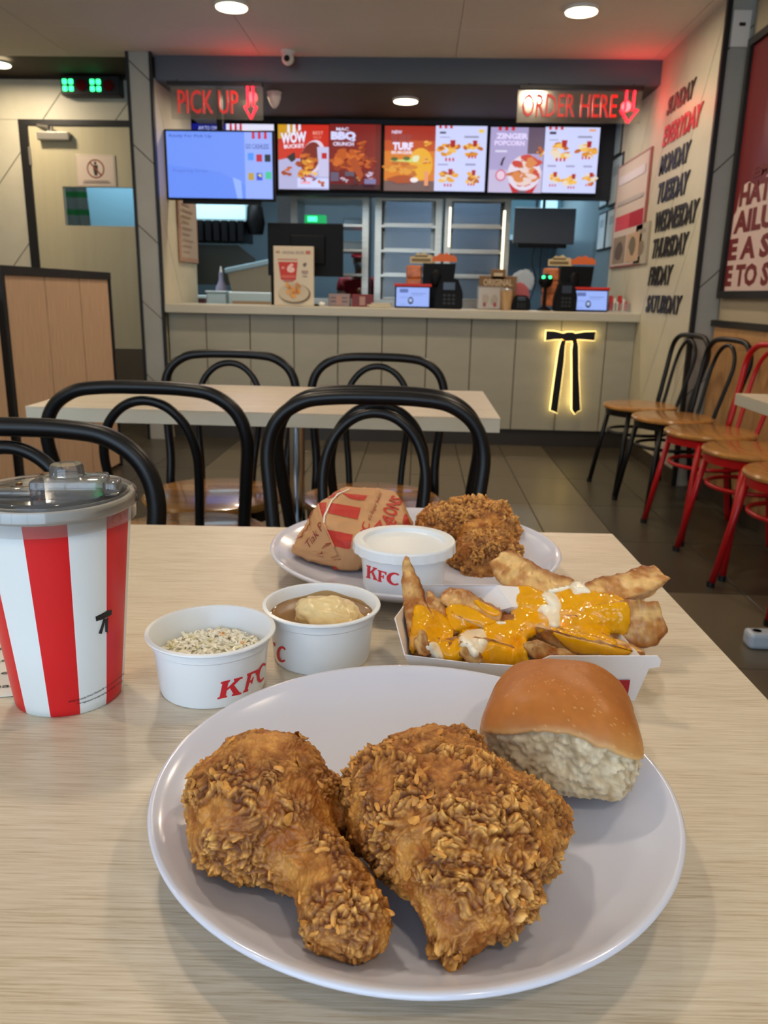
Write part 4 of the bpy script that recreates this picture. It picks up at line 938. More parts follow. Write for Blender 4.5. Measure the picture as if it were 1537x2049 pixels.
skinned('trousers', [((0, .15, .90), .16, .14), ((-.10, .15, .82), .115), ((-.11, .12, .48), .085), ((-.11, .17, .12), .07), ((.10, .15, .82), .115), ((.11, .12, .48), .085), ((.11, .17, .12), .07)], [(0, 1), (1, 2), (2, 3), (0, 4), (4, 5), (5, 6)], trs, wk)
b = B(); ell(b, (0, -.19, 1.585), (.098, .115, .085), 3)
for v in list(b.verts):
    if v.co.z < 1.565: v.co.z = 1.565
obj('cap', b, capm, wk, sm=0); b = B(); ell(b, (0, -.31, 1.565), (.075, .075, .010), 2); obj('cap_peak', b, capm, wk, sm=0)
b = B(); ell(b, (0, -.29, 1.475), (.055, .035, .04), 2); obj('face_mask', b, mat('face_mask', rgb(150, 156, 160), 0.7), wk, sm=0)
b = B(); ell(b, (-.03, -.295, 1.535), (.012, .008, .007), 2); ell(b, (.03, -.295, 1.535), (.012, .008, .007), 2); obj('eyes', b, tvb, wk, sm=0)
b = B(); ell(b, (.0, -.185, 1.20), (.035, .012, .035), 2); obj('chest_badge', b, mat('badge', rgb(196, 130, 90), 0.5), wk, sm=0)
# left of the kitchen: hood with dark filters, cartons, bagged goods on a bench
t = thing('extractor_hood', 'pale blue-lit steel extractor hood with black baffle filters at the left', 'hood', (-2.05, 7.6, 0))
b = B(); box(b, (-0.2, 0, 1.62), (0.46, 0.5, 1.80), bev=0.004); obj('lit_panel', b, mat('hood_panel', rgb(176, 206, 216), 0.35, emit=(0.35, 0.62, 0.72, 1), estr=0.9), t)  # panel glows itself, standing in for the hood's underside lamps
b = B(); box(b, (-0.2, -0.02, 1.80), (0.46, 0.5, 2.42)); obj('top_panel', b, steel, t)
for k in range(9):
    b = B(); box(b, (-0.2+k*0.074, -0.03, 1.43), (-0.2+k*0.074+0.055, 0.4, 1.61), bev=0.006); obj('baffle', b, tvb, t)
b = B(); prism(b, [(-.2, 1.05), (.42, 1.05), (.46, 1.30), (.30, 1.42), (-.2, 1.42)], lambda u, v, q: Vector((u, 0.45-q, v)), .05); obj('back_panel', b, steeld, t)
b = B(); lathe(b, [(0, 0), (0.07, 0), (0.09, 0.1), (0.07, 0.24), (0.03, 0.28), (0, 0.28)], 20); obj('duct_elbow', b, tvb, t, loc=(0.53, 0.1, 1.50), sm=40)
t = thing('kitchen_bench', 'steel kitchen bench running under the hood', 'bench', (-2.3, 6.9, 0)); b = B(); box(b, (0, 0, 0.84), (1.12, 0.7, 0.879), bev=0.003); obj('bench_top', b, steel, t); b = B(); box(b, (0.02, 0.03, 0.1), (1.10, 0.68, 0.84)); obj('carcass', b, steeld, t)
for x_ in (0.05, 1.05):
    b = B(); tube(b, [(x_, .1, 0), (x_, .1, .1)], .02, 8); obj('leg', b, steel, t)
cart = mat('carton_tan', rgb(150, 142, 124), 0.7); clearp = mat('clear_tub', rgb(178, 198, 202), 0.3)
t = thing('tilted_carton', 'grey-white carton leaning under a blue plastic sheet in the kitchen', 'box', (-1.42, 7.05, 0.88))
b = B(); box(b, (-0.16, 0, 0.02), (0.24, 0.25, 0.30), bev=0.004, M=Matrix.Rotation(R(-12), 4, 'Y')); obj('carton', b, cart, t); b = B(); box(b, (-0.18, -0.01, 0.30), (0.25, 0.26, 0.345), bev=0.01, M=Matrix.Rotation(R(-12), 4, 'Y')); obj('plastic_sheet', b, mat('blue_sheet', rgb(150, 178, 190), 0.25), t)
t = thing('food_tub', 'clear tub of brown food at the left end behind the counter', 'tub', (-1.30, 6.15, 0.86)); b = B(); box(b, (-0.13, 0, 0.0), (0.22, 0.2, 0.13), bev=0.01); obj('tub', b, clearp, t); b = B(); box(b, (-0.10, -0.004, 0.01), (0.19, 0.0, 0.065), bev=0.004); obj('contents', b, mat('brown_food', rgb(170, 140, 104), 0.6), t)
t2 = thing('pale_tub', 'pale blue tub left of the tub of brown food', 'tub', (-1.53, 6.15, 0.86)); b = B(); box(b, (-0.07, 0, 0.0), (0.08, 0.2, 0.12), bev=0.015); obj('tub', b, mat('pale_tub', rgb(176, 200, 210), 0.35), t2); b = B(); box(b, (-0.075, -.005, 0.12), (0.085, 0.205, 0.135), bev=0.006); obj('lid', b, MATS['pale_tub'], t2)
b = B(); box(b, (-1.69, 6.08, 0.0), (-0.2, 6.40, 0.86)); tag(obj('prep_table', b, steeld), 'low steel preparation table directly behind the counter', 'table')
t = thing('bun_tray', 'red tray with a bright white edge on the kitchen bench', 'tray', (-1.99, 7.0, 0.88)); b = B(); box(b, (-0.12, 0, 0.0), (0.16, 0.2, 0.05), bev=0.006); obj('tray', b, mat('maroon', rgb(90, 50, 56), 0.5), t); b = B(); box(b, (-0.12, -0.006, 0.05), (0.16, 0.2, 0.075), bev=0.004); obj('white_edge', b, mat('bright_white', rgb(214, 236, 244), 0.4), t)
t = thing('sauce_bottle', 'pale bottle standing at the kitchen bench under the hood', 'bottle', (-1.72, 7.15, 0.88)); b = B(); lathe(b, [(0, 0), (0.05, 0), (0.05, 0.14), (0.02, 0.2), (0.018, 0.27), (0, 0.27)], 18); obj('bottle', b, mat('grey_lilac', rgb(150, 144, 168), 0.4), t, sm=40); b = B(); cone(b, (0, 0, .27), .012, .006, .05, 12); obj('nozzle', b, whitem, t)
# upright pillar unit between hood and shelves
b = B(); box(b, (-1.32, 7.72, 0), (-1.15, 7.95, 2.4)); tag(obj('steel_pillar', b, steeld), 'dark steel pillar beside the pass-through shelf unit', 'pillar')
# right of the kitchen: window grid, hanging monitor
t = thing('kitchen_window', 'dark-barred internal window with a bright white panel behind the hanging monitor', 'window', (0.78, 8.9, 1.55))
b = B(); box(b, (0, 0, 0), (0.02, 0.03, 0.5)); box(b, (0.40, 0, 0), (0.43, 0.03, 0.5)); box(b, (0.80, 0, -.6), (0.83, 0.03, 0.5)); box(b, (0, 0, 0.0), (0.8, 0.03, 0.02)); obj('frame', b, mat('blue_black', rgb(28, 44, 58), 0.5), t)
b = B(); box(b, (0.02, 0.012, 0.02), (0.40, 0.02, 0.5)); box(b, (0.43, 0.012, 0.02), (0.80, 0.02, 0.5)); obj('pane', b, mat('blue_pane', rgb(110, 150, 166), 0.2), t)
b = B(); box(b, (0.03, 0.0, 0.02), (0.39, 0.01, 0.07)); obj('ledge', b, mat('pale_blue', rgb(180, 214, 226), 0.4), t)
b = B(); box(b, (0.45, -0.03, 0.02), (0.62, 0.0, 0.42), bev=0.02); obj('lit_panel', b, mat('lit_panel', rgb(190, 226, 236), 0.4, emit=(0.5, 0.8, 0.9, 1), estr=0.8), t)
t = thing('hanging_monitor', 'dark grey monitor hanging in the kitchen behind the right snack stand', 'monitor', (1.00, 7.0, 1.42))
b = B(); box(b, (-0.24, 0, 0), (0.26, 0.04, 0.28), bev=0.005); obj('casing', b, mat('monitor_grey', rgb(66, 74, 82), 0.35), t); b = B(); tube(b, [(0, .03, .28), (0, .03, 1.0)], .012, 8); obj('ceiling_pole', b, tvb, t); b = B(); box(b, (-.2, 0, -.03), (.2, .04, 0)); obj('lower_bar', b, tvb, t)
b = B(); tube(b, spline([(-.06, .02, -.03), (-.07, .02, -.15), (-.03, .02, -.3), (-.08, .02, -.5)], 6), .004, 6); tube(b, spline([(0, .02, -.03), (.0, .02, -.2), (.03, .02, -.4)], 6), .004, 6); obj('cable', b, tvb, t)
# striped towel and things seen through the door pane
t = thing('striped_towel', 'grey towel with green stripes hanging behind the door pane', 'towel', (-2.68, 6.42, 1.40)); b = B(); bmesh.ops.create_grid(b, x_segments=24, y_segments=24, size=1)
for v in b.verts: u, w_ = v.co.x, v.co.y; v.co = Vector((u*0.13+w_*-0.01, 0.012*math.sin(u*9), w_*0.17+0.17))
gme = obj('cloth', b, mat_print('towel_print', rough=0.9), t, sm=0); c = get_co(gme.data); cc = np.tile(np.array(rgb(128, 142, 158)[:3]), (len(c), 1)); s_ = ((c[:, 2]*1.0) % 0.13 < 0.045); cc[s_] = rgb(40, 130, 80)[:3]; set_col(gme.data, cc)
b = B(); tube(b, [(-.2, .0, .345), (.25, .0, .345)], .006, 6); tube(b, [(-.2, 0, .345), (-.2, 0, 1.0)], .004, 6); tube(b, [(.25, 0, .345), (.25, 0, 1.0)], .004, 6); obj('rail', b, steel, t)
b = B(); box(b, (-3.3, 7.3, 1.1), (-2.30, 7.34, 2.1)); tag(obj('blue_lit_cupboard', b, mat('cyan_door', rgb(120, 160, 176), 0.4)), 'pale blue cupboard front seen through the door pane', 'cupboard')
# ================================================================ chairs
chb = mat('black_tube', rgb(7, 8, 12), 0.36, spec=0.4); chr_ = mat('red_tube', rgb(176, 14, 22), 0.3)
seatm = mat('varnished_seat', rgb(176, 124, 62), 0.22, noise=(5, 0.22, (1, 9, 1)), coat=0.5)
bandm = mat('seat_band_black', rgb(20, 18, 18), 0.4)
def make_chair(label, m, group):
    t = thing('bistro_chair', label, 'chair', (0, 0, 0), group=group)
    b = B(); lathe(b, [(0, 0.435), (0.180, 0.435), (0.190, 0.441), (0.192, 0.450), (0.186, 0.458), (0.17, 0.461), (0, 0.459)], 40); obj('seat', b, seatm, t, sm=40)
    b = B(); lathe(b, [(0.150, 0.405), (0.176, 0.405), (0.178, 0.434), (0.150, 0.434), (0.150, 0.405)], 36); obj('seat_ring', b, m, t, sm=40)
    # back frame with rear legs in one bent tube
    H_ = 0.818; half = [(-0.190, 0.250, 0.0), (-0.183, 0.205, 0.25), (-0.178, 0.185, 0.42), (-0.176, 0.196, 0.52), (-0.189, 0.222, 0.64), (-0.196, 0.238, 0.72), (-0.178, 0.243, 0.775), (-0.135, 0.246, 0.808), (-0.08, 0.247, H_), (0, 0.247, H_+0.002)]
    full = half+[(-x, y, z) for x, y, z in reversed(half[:-1])]
    b = B(); tube(b, spline(full, 6), 0.0130, 12); obj('back_frame', b, m, t, sm=0)
    half = [(-0.074, 0.158, 0.425), (-0.078, 0.176, 0.50), (-0.090, 0.205, 0.62), (-0.092, 0.222, 0.69), (-0.076, 0.232, 0.745), (-0.042, 0.237, 0.782), (0, 0.239, 0.794)]
    full = half+[(-x, y, z) for x, y, z in reversed(half[:-1])]
    b = B(); tube(b, spline(full, 6), 0.0095, 10); obj('inner_loop', b, m, t, sm=0)
    for s in (-1, 1):
        b = B(); tube(b, [(s*0.125, -0.115, 0.43), (s*0.15, -0.145, 0.22), (s*0.175, -0.172, 0.012)], 0.0125, 10); lg = obj('leg', b, m, t, sm=0)
        b = B(); cone(b, (s*0.1765, -0.1735, 0.0), 0.0145, 0.0145, 0.02, 10); obj('rubber_foot', b, bandm, lg)
    b = B(); tube(b, spline([(0.158*math.cos(a), -0.005+0.150*math.sin(a), 0.315) for a in [2*math.pi*k/12 for k in range(12)]], 3, True), 0.0085, 8, closed=True)
    obj('leg_ring', b, m, t, sm=0)
    return t
G1 = 'black chairs at the two dining tables'; G2 = 'chairs in the row along the right wall'
c1 = make_chair('black tube chair facing us at the near table, centre, behind the wrapped burger', chb, G1)
def place(c, px, py, Yb, rot, first=False, label=None, group=None):
    """back top of the chair at photo pixel (px, py), distance Yb; rot 0 = facing the camera"""
    p = ay(px, py, Yb); r_ = R(rot); off = Vector((-0.247*math.sin(r_), 0.247*math.cos(r_), 0)); loc = Vector((p.x, p.y, 0))-off
    if first: c.location = loc; c.rotation_euler = (0, 0, r_); return c
    return clone(c, loc, r_, label, group)
place(c1, 753, 797, 1.43, 0, True)
place(c1, 757, 787, 1.515, 180, label='black tube chair with its back to us at the second table, overlapping the centre chair')
place(c1, 284, 775, 1.50, 180, label='black tube chair with its back to us at the second table, left, above the cup')
place(c1, 15, 872, 1.03, 2, label='black tube chair nearest us at the left edge behind the drink cup')
place(c1, 460, 711, 2.375, 0, label='black tube chair on the far side of the second table, left one')
place(c1, 757, 719, 2.375, 0, label='black tube chair on the far side of the second table, right one')
# row at the right wall: backs to the wall
rc = make_chair('red tube chair nearest the camera in the right-hand row, cut by the photo edge', chr_, G2)
rows = [(1.19, 4.30, 'b', 'black chair farthest away in the right-hand row, beside the counter corner'), (1.235, 3.885, 'b', 'black chair second from the far end of the right-hand row'),
        (1.27, 3.465, 'r', 'red tube chair farthest of the three red ones in the right-hand row'), (1.29, 3.045, 'r', 'red tube chair in the middle of the three red ones at the right'), (1.285, 2.625, 'r', None)]
for x, y, c, lb in rows:
    rot = R(-90+10)
    if lb is None: rc.location = (x, y, 0); rc.rotation_euler = (0, 0, rot)
    else: clone(rc if c == 'r' else c1, (x, y, 0), rot, lb, G2)
# ================================================================ tables
lam = bpy.data.materials.new('oak_table_laminate'); lam.use_nodes = True; nt = lam.node_tree; bs = nt.nodes['Principled BSDF']
tc = nt.nodes.new('ShaderNodeTexCoord'); mp = nt.nodes.new('ShaderNodeMapping'); mp.inputs['Scale'].default_value = (6.0, 190, 190); nt.links.new(tc.outputs['Object'], mp.inputs['Vector'])
n1 = nt.nodes.new('ShaderNodeTexNoise'); n1.inputs['Scale'].default_value = 5; n1.inputs['Detail'].default_value = 6; n1.inputs['Roughness'].default_value = .65; nt.links.new(mp.outputs['Vector'], n1.inputs['Vector'])
mp2 = nt.nodes.new('ShaderNodeMapping'); mp2.inputs['Scale'].default_value = (0.8, 9, 9); nt.links.new(tc.outputs['Object'], mp2.inputs['Vector'])
n2 = nt.nodes.new('ShaderNodeTexNoise'); n2.inputs['Scale'].default_value = 4; n2.inputs['Detail'].default_value = 3; nt.links.new(mp2.outputs['Vector'], n2.inputs['Vector'])
mth = nt.nodes.new('ShaderNodeMath'); mth.operation = 'MULTIPLY_ADD'; mth.inputs[1].default_value = 0.28; nt.links.new(n2.outputs['Fac'], mth.inputs[0]); nt.links.new(n1.outputs['Fac'], mth.inputs[2])
cr = nt.nodes.new('ShaderNodeValToRGB'); cr.color_ramp.elements[0].position = 0.46; cr.color_ramp.elements[1].position = 0.80
cr.color_ramp.elements[0].color = rgb(178, 159, 132); cr.color_ramp.elements[1].color = rgb(216, 205, 186); e = cr.color_ramp.elements.new(0.60); e.color = rgb(203, 189, 166)
nt.links.new(mth.outputs[0], cr.inputs['Fac']); nt.links.new(cr.outputs['Color'], bs.inputs['Base Color']); bs.inputs['Roughness'].default_value = 0.36; bs.inputs['Specular IOR Level'].default_value = 0.45
bpn = nt.nodes.new('ShaderNodeBump'); bpn.inputs['Strength'].default_value = 0.12; bpn.inputs['Distance'].default_value = 0.0006; nt.links.new(n1.outputs['Fac'], bpn.inputs['Height']); nt.links.new(bpn.outputs['Normal'], bs.inputs['Normal'])
edgem = mat('table_edge', rgb(196, 190, 172), 0.45, noise=(8, .06, (1, 1, 1)))
chrome = mat('chrome', rgb(180, 186, 192), 0.15, metal=1.0)
T = 0.745
def make_table(label, loc, x0, x1, y0, y1, posts, rotz=0.0):
    t = thing('dining_table', label, 'table', loc, rotz, group='oak laminate dining tables')
    b = B(); box(b, (x0, y0, T-0.003), (x1, y1, T)); obj('tabletop', b, lam, t)
    b = B(); box(b, (x0, y0, T-0.032), (x1, y1, T-0.003), bev=0.001, seg=1); obj('edge_band', b, edgem, t)
    for (x, y) in posts:
        b = B(); cone(b, (x, y, 0.02), 0.019, 0.019, T-0.052, 24); cone(b, (x, y, T-0.06), 0.06, 0.06, 0.028, 20); p = obj('column', b, chrome, t, sm=40)
        b = B(); box(b, (x-0.035, y-0.26, 0.0), (x+0.035, y+0.26, 0.022), bev=0.006); box(b, (x-0.10, y-0.03, 0.0), (x+0.10, y+0.03, 0.022), bev=0.006); obj('foot', b, chrome, t)
        b = B(); box(b, (x-0.27, y-0.02, T-0.052), (x+0.27, y+0.02, T-0.032)); obj('bracket', b, edgem, t)
    return t
q1 = az(1225, 1068, T); q2 = az(1400, 1256, T); q0 = az(255, 1058, T)
rz = math.atan2(q1.y-q0.y, q1.x-q0.x)*0.55
make_table('near oak laminate dining table holding the meal', (q1.x, q1.y, 0), -1.12, 0.0, -0.74, 0.0, [(-0.86, -0.37), (-0.26, -0.37)], rz)
p = ay(320, 850, 1.98)
make_table('second oak laminate dining table with chairs on both sides', (-0.861, 1.727, 0), 0, 1.044, 0, 0.50, [(0.565, 0.25)])
tc_ = az(1472, 787, T)
rt = make_table('oak laminate table cut off by the right edge of the photo', (tc_.x, tc_.y, 0), 0.0, 0.62, -0.75, 0.0, [(0.33, -0.3)])
b = B(); box(b, (0.10, -0.10, 0.0), (0.36, -0.04, 0.05), bev=0.012); obj('foot_cover', b, mat('pale_blue_plastic', rgb(176, 186, 200), 0.3), rt)
b = B(); cone(b, (0.13, -0.07, 0.0), 0.014, 0.014, 0.05, 12); obj('leveller', b, blackm, rt)
# ================================================================ plates
platem = mat('plate_melamine', rgb(214, 218, 236), 0.16, spec=0.55, coat=0.3)
PR = [(0, 0.003), (0.055, 0.003), (0.058, 0), (0.062, 0), (0.064, 0.003), (0.09, 0.0075), (0.112, 0.0145), (0.1235, 0.0220), (0.1252, 0.0240), (0.1255, 0.0252), (0.1245, 0.0262), (0.1225, 0.0258), (0.118, 0.0228), (0.110, 0.0180), (0.098, 0.0128), (0.086, 0.0096), (0.072, 0.0075), (0.055, 0.0067), (0, 0.0065)]
def pz(r, s=1.0):
    top = [(x*s, z) for x, z in reversed(PR[11:])]
    for (a, za), (c, zc) in zip(top[:-1], top[1:]):
        if r <= c: return za+(zc-za)*(r-a)/(c-a)
    return 0.025
P1 = (0.0045, 0.3435); P2C = (0.003, 0.724); S2 = 1.085
b = B(); lathe(b, PR, 128); o1 = tag(obj('dinner_plate', b, platem, None, (P1[0], P1[1], T), sm=60), 'white plate nearest us carrying the drumstick, thigh and bread roll', 'plate')
b = B(); lathe(b, [(x*S2, z) for x, z in PR], 128); o2 = tag(obj('dinner_plate', b, platem, None, (P2C[0], P2C[1], T), sm=60), 'white plate at the back carrying the wrapped burger, lidded tub and chicken', 'plate')
# ================================================================ fried chicken
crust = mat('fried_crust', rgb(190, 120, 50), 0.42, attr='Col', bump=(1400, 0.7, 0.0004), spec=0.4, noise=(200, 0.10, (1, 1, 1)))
flakem = mat('crust_flakes', rgb(206, 144, 70), 0.5, noise=(260, 0.35, (1, 1, 1)), spec=0.4)
def mixc(a, b_, t): return a[None, :]*(1-t[:, None])+b_[None, :]*t[:, None]
LC = lambda *c: np.array(rgb(*c)[:3])
def chicken(name, label, chain, vox, seed, smoothmask, tone=1.15, flakes=450, group=None, amp=1.0, cat='chicken', fl=(0.0030, 0.0058)):
    """chain = list of (centre, (rx, ry, rz)) ellipsoids joined by in-between ones"""
    b = B(); cs = [c for c, r, j in chain]
    base = Vector((sum(c.x for c in cs)/len(cs), sum(c.y for c in cs)/len(cs), min(c.z-r[2] for c, r, j in chain)))
    for i, (c, r, j) in enumerate(chain):
        ell(b, c-base, r, 3)
        if j is not None:
            c2, r2 = chain[j][0], chain[j][1]
            for k in range(1, 5):
                t = k/5; ell(b, (c.lerp(c2, t))-base, [r[q]*(1-t)+r2[q]*t for q in range(3)], 2)
    me = remeshed(b, vox, 14)
    co = get_co(me); no = get_no(me)
    s = seed*7.7
    co = co+no*(fbm(co/0.018+s, 2, seed)*0.0030*amp)[:, None]; set_co(me, co); no = get_no(me)
    sm = smoothmask(co+np.array(base)); rough = np.clip(0.55+1.3*fbm(co/0.015+s+5, 2, seed+3), 0.12, 1)*(1-sm)
    wv = np.stack([vnoise(co/0.006+s+k*9, seed+k) for k in range(3)], 1)*0.0030
    d1, d2 = worley((co+wv)/0.0068+s, seed+1); puff = np.sqrt(np.clip(1-d1*1.25, 0, 1))
    e1, e2 = worley((co+wv*1.2)/0.0034+s, seed+2); puff2 = np.sqrt(np.clip(1-e1*1.25, 0, 1))
    rid = 1-np.abs(vnoise((co+wv)/0.0046+s, seed+6)); rid = np.clip((rid-0.70)/0.30, 0, 1)
    rid2 = 1-np.abs(vnoise((co+wv*.7)/0.0026+s+31, seed+16)); rid2 = np.clip((rid2-0.72)/0.28, 0, 1)
    g1, g2 = worley((co+wv*.8)/0.0019+s+3, seed+40)
    k1 = np.clip((d2-d1)*3.2, 0, 1); k2 = np.clip((e2-e1)*3.2, 0, 1); k3 = np.clip((g2-g1)*3, 0, 1)
    h = rough*((puff*0.0020+0.0008)*k1+(puff2*0.0012+0.0005)*k2+rid*0.0020+rid2*0.0008+0.0005*k3)+(1-rough)*(0.0010*fbm(co/0.004+s, 2, seed+8)+0.0005*puff2+0.00035*k3+0.0003*k2)
    co2 = co+no*((h-0.0022)*amp)[:, None]
    set_co(me, co2)
    # soften only slightly, keeping the creases
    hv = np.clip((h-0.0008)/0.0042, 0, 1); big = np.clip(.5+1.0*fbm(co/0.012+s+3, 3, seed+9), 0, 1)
    c0 = mixc(LC(98, 46, 14), LC(150, 84, 30), big); c1 = mixc(LC(214, 148, 70), LC(240, 190, 108), big)  # hollows darker and ridges lighter: shade and highlights painted into the crust colour
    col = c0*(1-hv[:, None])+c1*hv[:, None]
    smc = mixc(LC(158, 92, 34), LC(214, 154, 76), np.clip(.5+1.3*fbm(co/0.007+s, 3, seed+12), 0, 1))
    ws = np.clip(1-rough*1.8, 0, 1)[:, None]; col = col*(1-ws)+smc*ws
    cav = (1-k2)*.45*np.clip(rough+.3, 0, 1)+(1-k1)*.35*rough+(1-k3)*.18; col = col*(1-np.clip(cav, 0, .75)[:, None]*np.array([.75, .9, 1.0]))  # creases darkened further, shade painted over the browning
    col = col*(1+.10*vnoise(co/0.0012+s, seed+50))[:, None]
    set_col(me, col*tone)
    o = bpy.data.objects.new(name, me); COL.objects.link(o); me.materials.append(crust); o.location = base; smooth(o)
    tag(o, label, cat, group)
    # loose crumbs: thin flakes and short bent strands of batter standing on the crust
    rnd = random.Random(seed); n = len(co2); no2 = get_no(me); V = []; Fc = []
    for k in range(flakes):
        i = rnd.randrange(n)
        if no2[i][2] < -0.3: continue
        N = Vector(no2[i]); Pp = Vector(co2[i]); a = N.orthogonal().normalized(); a.rotate(Matrix.Rotation(rnd.random()*6.28, 3, N)); c_ = N.cross(a)
        if rnd.random() > rough[i]*1.2+.12: continue
        if rnd.random() < 0.72:
            L = rnd.uniform(.0030, .0062); rr = rnd.uniform(.0006, .0011); bend = rnd.uniform(-1.6, 1.6); lift = rnd.uniform(-.2, .5); pts = []; m_ = 6; ph = rnd.uniform(-.5, .5)
            for q in range(m_):
                t = q/(m_-1)-.5; an = bend*t; pts.append(Pp+a*(math.sin(an+1e-6)/(bend if abs(bend) > .1 else .1)*L if abs(bend) > .1 else t*L)+c_*((1-math.cos(an))/(bend if abs(bend) > .1 else .1)*L)+N*(rr*.1+L*lift*t*.5+(0.25-t*t)*L*.2-.0003))
            ii = len(V)
            for q, p_ in enumerate(pts):
                tg = (pts[min(q+1, m_-1)]-pts[max(q-1, 0)]).normalized(); s1 = tg.cross(N).normalized(); s2 = s1.cross(tg); rq = rr*(.55 if q in (0, m_-1) else rnd.uniform(.85, 1.2))
                for w in range(6): V.append(p_+s1*(math.cos(w*1.0472)*rq*1.1)+s2*(math.sin(w*1.0472)*rq))
            for q in range(m_-1):
                for w in range(6): Fc.append((ii+q*6+w, ii+q*6+(w+1) % 6, ii+q*6+6+(w+1) % 6, ii+q*6+6+w))
            Fc.append(tuple(ii+w for w in reversed(range(6)))); Fc.append(tuple(ii+(m_-1)*6+w for w in range(6)))
        else:
            N2 = (N+a*rnd.uniform(-.9, .9)).normalized(); a2 = (a-N2*a.dot(N2)).normalized(); c2 = N2.cross(a2)
            L = rnd.uniform(*fl); w_ = L*rnd.uniform(.4, .8); th = 0.0003; m_ = 8; ii = len(V)
            for lay in (0, 1):
                for q in range(m_):
                    t = 2*math.pi*q/m_; rr = rnd.uniform(.75, 1.15); x_, y_ = math.cos(t)*L*rr*.5, math.sin(t)*w_*rr*.5
                    V.append(Pp+a2*x_+c2*y_+N2*(th*lay*2+(x_/L)**2*L*.9+0.0001))
            Fc.append(tuple(ii+m_+q for q in range(m_))); Fc.append(tuple(ii+q for q in reversed(range(m_))))
            for q in range(m_): Fc.append((ii+q, ii+(q+1) % m_, ii+m_+(q+1) % m_, ii+m_+q))
    fm_ = bpy.data.meshes.new('crust_flakes'); fm_.from_pydata([tuple(v) for v in V], [], Fc); fm_.update()
    fo = link('crust_flakes', fm_, flakem, o, sm=50); fo['kind'] = 'stuff'
    return o
def blob(px, py, z, r, j=None): return (az(px, py, z), r if isinstance(r, tuple) else (r, r, r), j)
# drumstick: plump meat end to the upper left, bone end to the lower right
dm = [blob(525, 1600, .7845, (.0325, .0345, .029)), blob(500, 1640, .778, (.029, .027, .024), 0), blob(580, 1680, .777, (.0215, .020, .020), 0), blob(640, 1745, .7735, (.0140, .0150, .0150), 2), blob(672, 1800, .772, (.0165, .0165, .0160), 3), blob(694, 1848, .770, (.0180, .0140, .0150), 4), blob(690, 1625, .7770, (.0065, .011, .007), 7),
      blob(450, 1575, .777, (.016, .018, .018), 0), blob(672, 1640, .766, (.011, .013, .011), 0)]
drum = chicken('drumstick', 'golden fried chicken drumstick on the left of the near plate', dm, 0.00048, 3, lambda P: np.clip(1.3-np.hypot(P[:, 0]+0.060, P[:, 1]-0.318)/0.030, 0, 0.68), tone=1.16, flakes=200, amp=.72)
th = [blob(850, 1610, .782, (.038, .040, .026)), blob(930, 1640, .786, (.040, .036, .024), 0), blob(765, 1620, .777, (.020, .026, .019), 0), blob(1010, 1650, .778, (.026, .026, .021), 1), blob(1080, 1650, .772, (.015, .018, .015), 3),
      blob(925, 1730, .779, (.032, .026, .021), 0), blob(940, 1795, .773, (.0235, .020, .017), 5), blob(910, 1868, .766, (.0115, .012, .010), 6), blob(1010, 1775, .770, (.015, .015, .014), 5), blob(868, 1530, .780, (.030, .022, .020), 0), blob(1055, 1690, .770, (.015, .017, .015), 3), blob(820, 1700, .766, (.014, .012, .010), 5)]
thigh = chicken('chicken_thigh', 'large craggy fried chicken thigh in the middle of the near plate', th, 0.00050, 8, lambda P: np.clip(1.15-np.hypot(P[:, 0]-0.008, P[:, 1]-0.350)/0.036, 0, 0.50), tone=1.17, flakes=520, amp=.92)
t2 = [blob(692, 1625, .7765, (.0085, .012, .008)), blob(668, 1625, .770, (.008, .009, .009), 0), blob(700, 1605, .774, (.007, .008, .007), 0)]
b3 = [(ay(875, 1050, .800), (.022, .026, .020), None), (ay(930, 1040, .805), (.028, .028, .024), 0), (ay(985, 1045, .800), (.023, .025, .024), 1), (ay(1015, 1062, .790), (.014, .02, .018), 2), (ay(860, 1065, .785), (.014, .016, .014), 0), (ay(965, 1075, .775), (.024, .02, .020), 2)]
chicken('chicken_piece', 'craggy fried chicken piece lying behind on the back plate', b3, 0.0010, 15, lambda P: np.zeros(len(P)), tone=1.32, flakes=500, group='chicken on the back plate', amp=1.2)
b4 = [(ay(960, 1105, .725), (.027, .028, .020), None), (ay(1000, 1110, .722), (.022, .026, .022), 0), (ay(930, 1115, .730), (.018, .022, .018), 0), (ay(975, 1135, .712), (.025, .022, .016), 0), (ay(1025, 1130, .715), (.011, .014, .013), 1), (ay(955, 1146, .702), (.013, .012, .010), 3)]
chicken('chicken_piece', 'darker curled fried chicken piece in front on the back plate', b4, 0.0009, 21, lambda P: np.zeros(len(P)), tone=1.15, flakes=450, group='chicken on the back plate', amp=1.15)
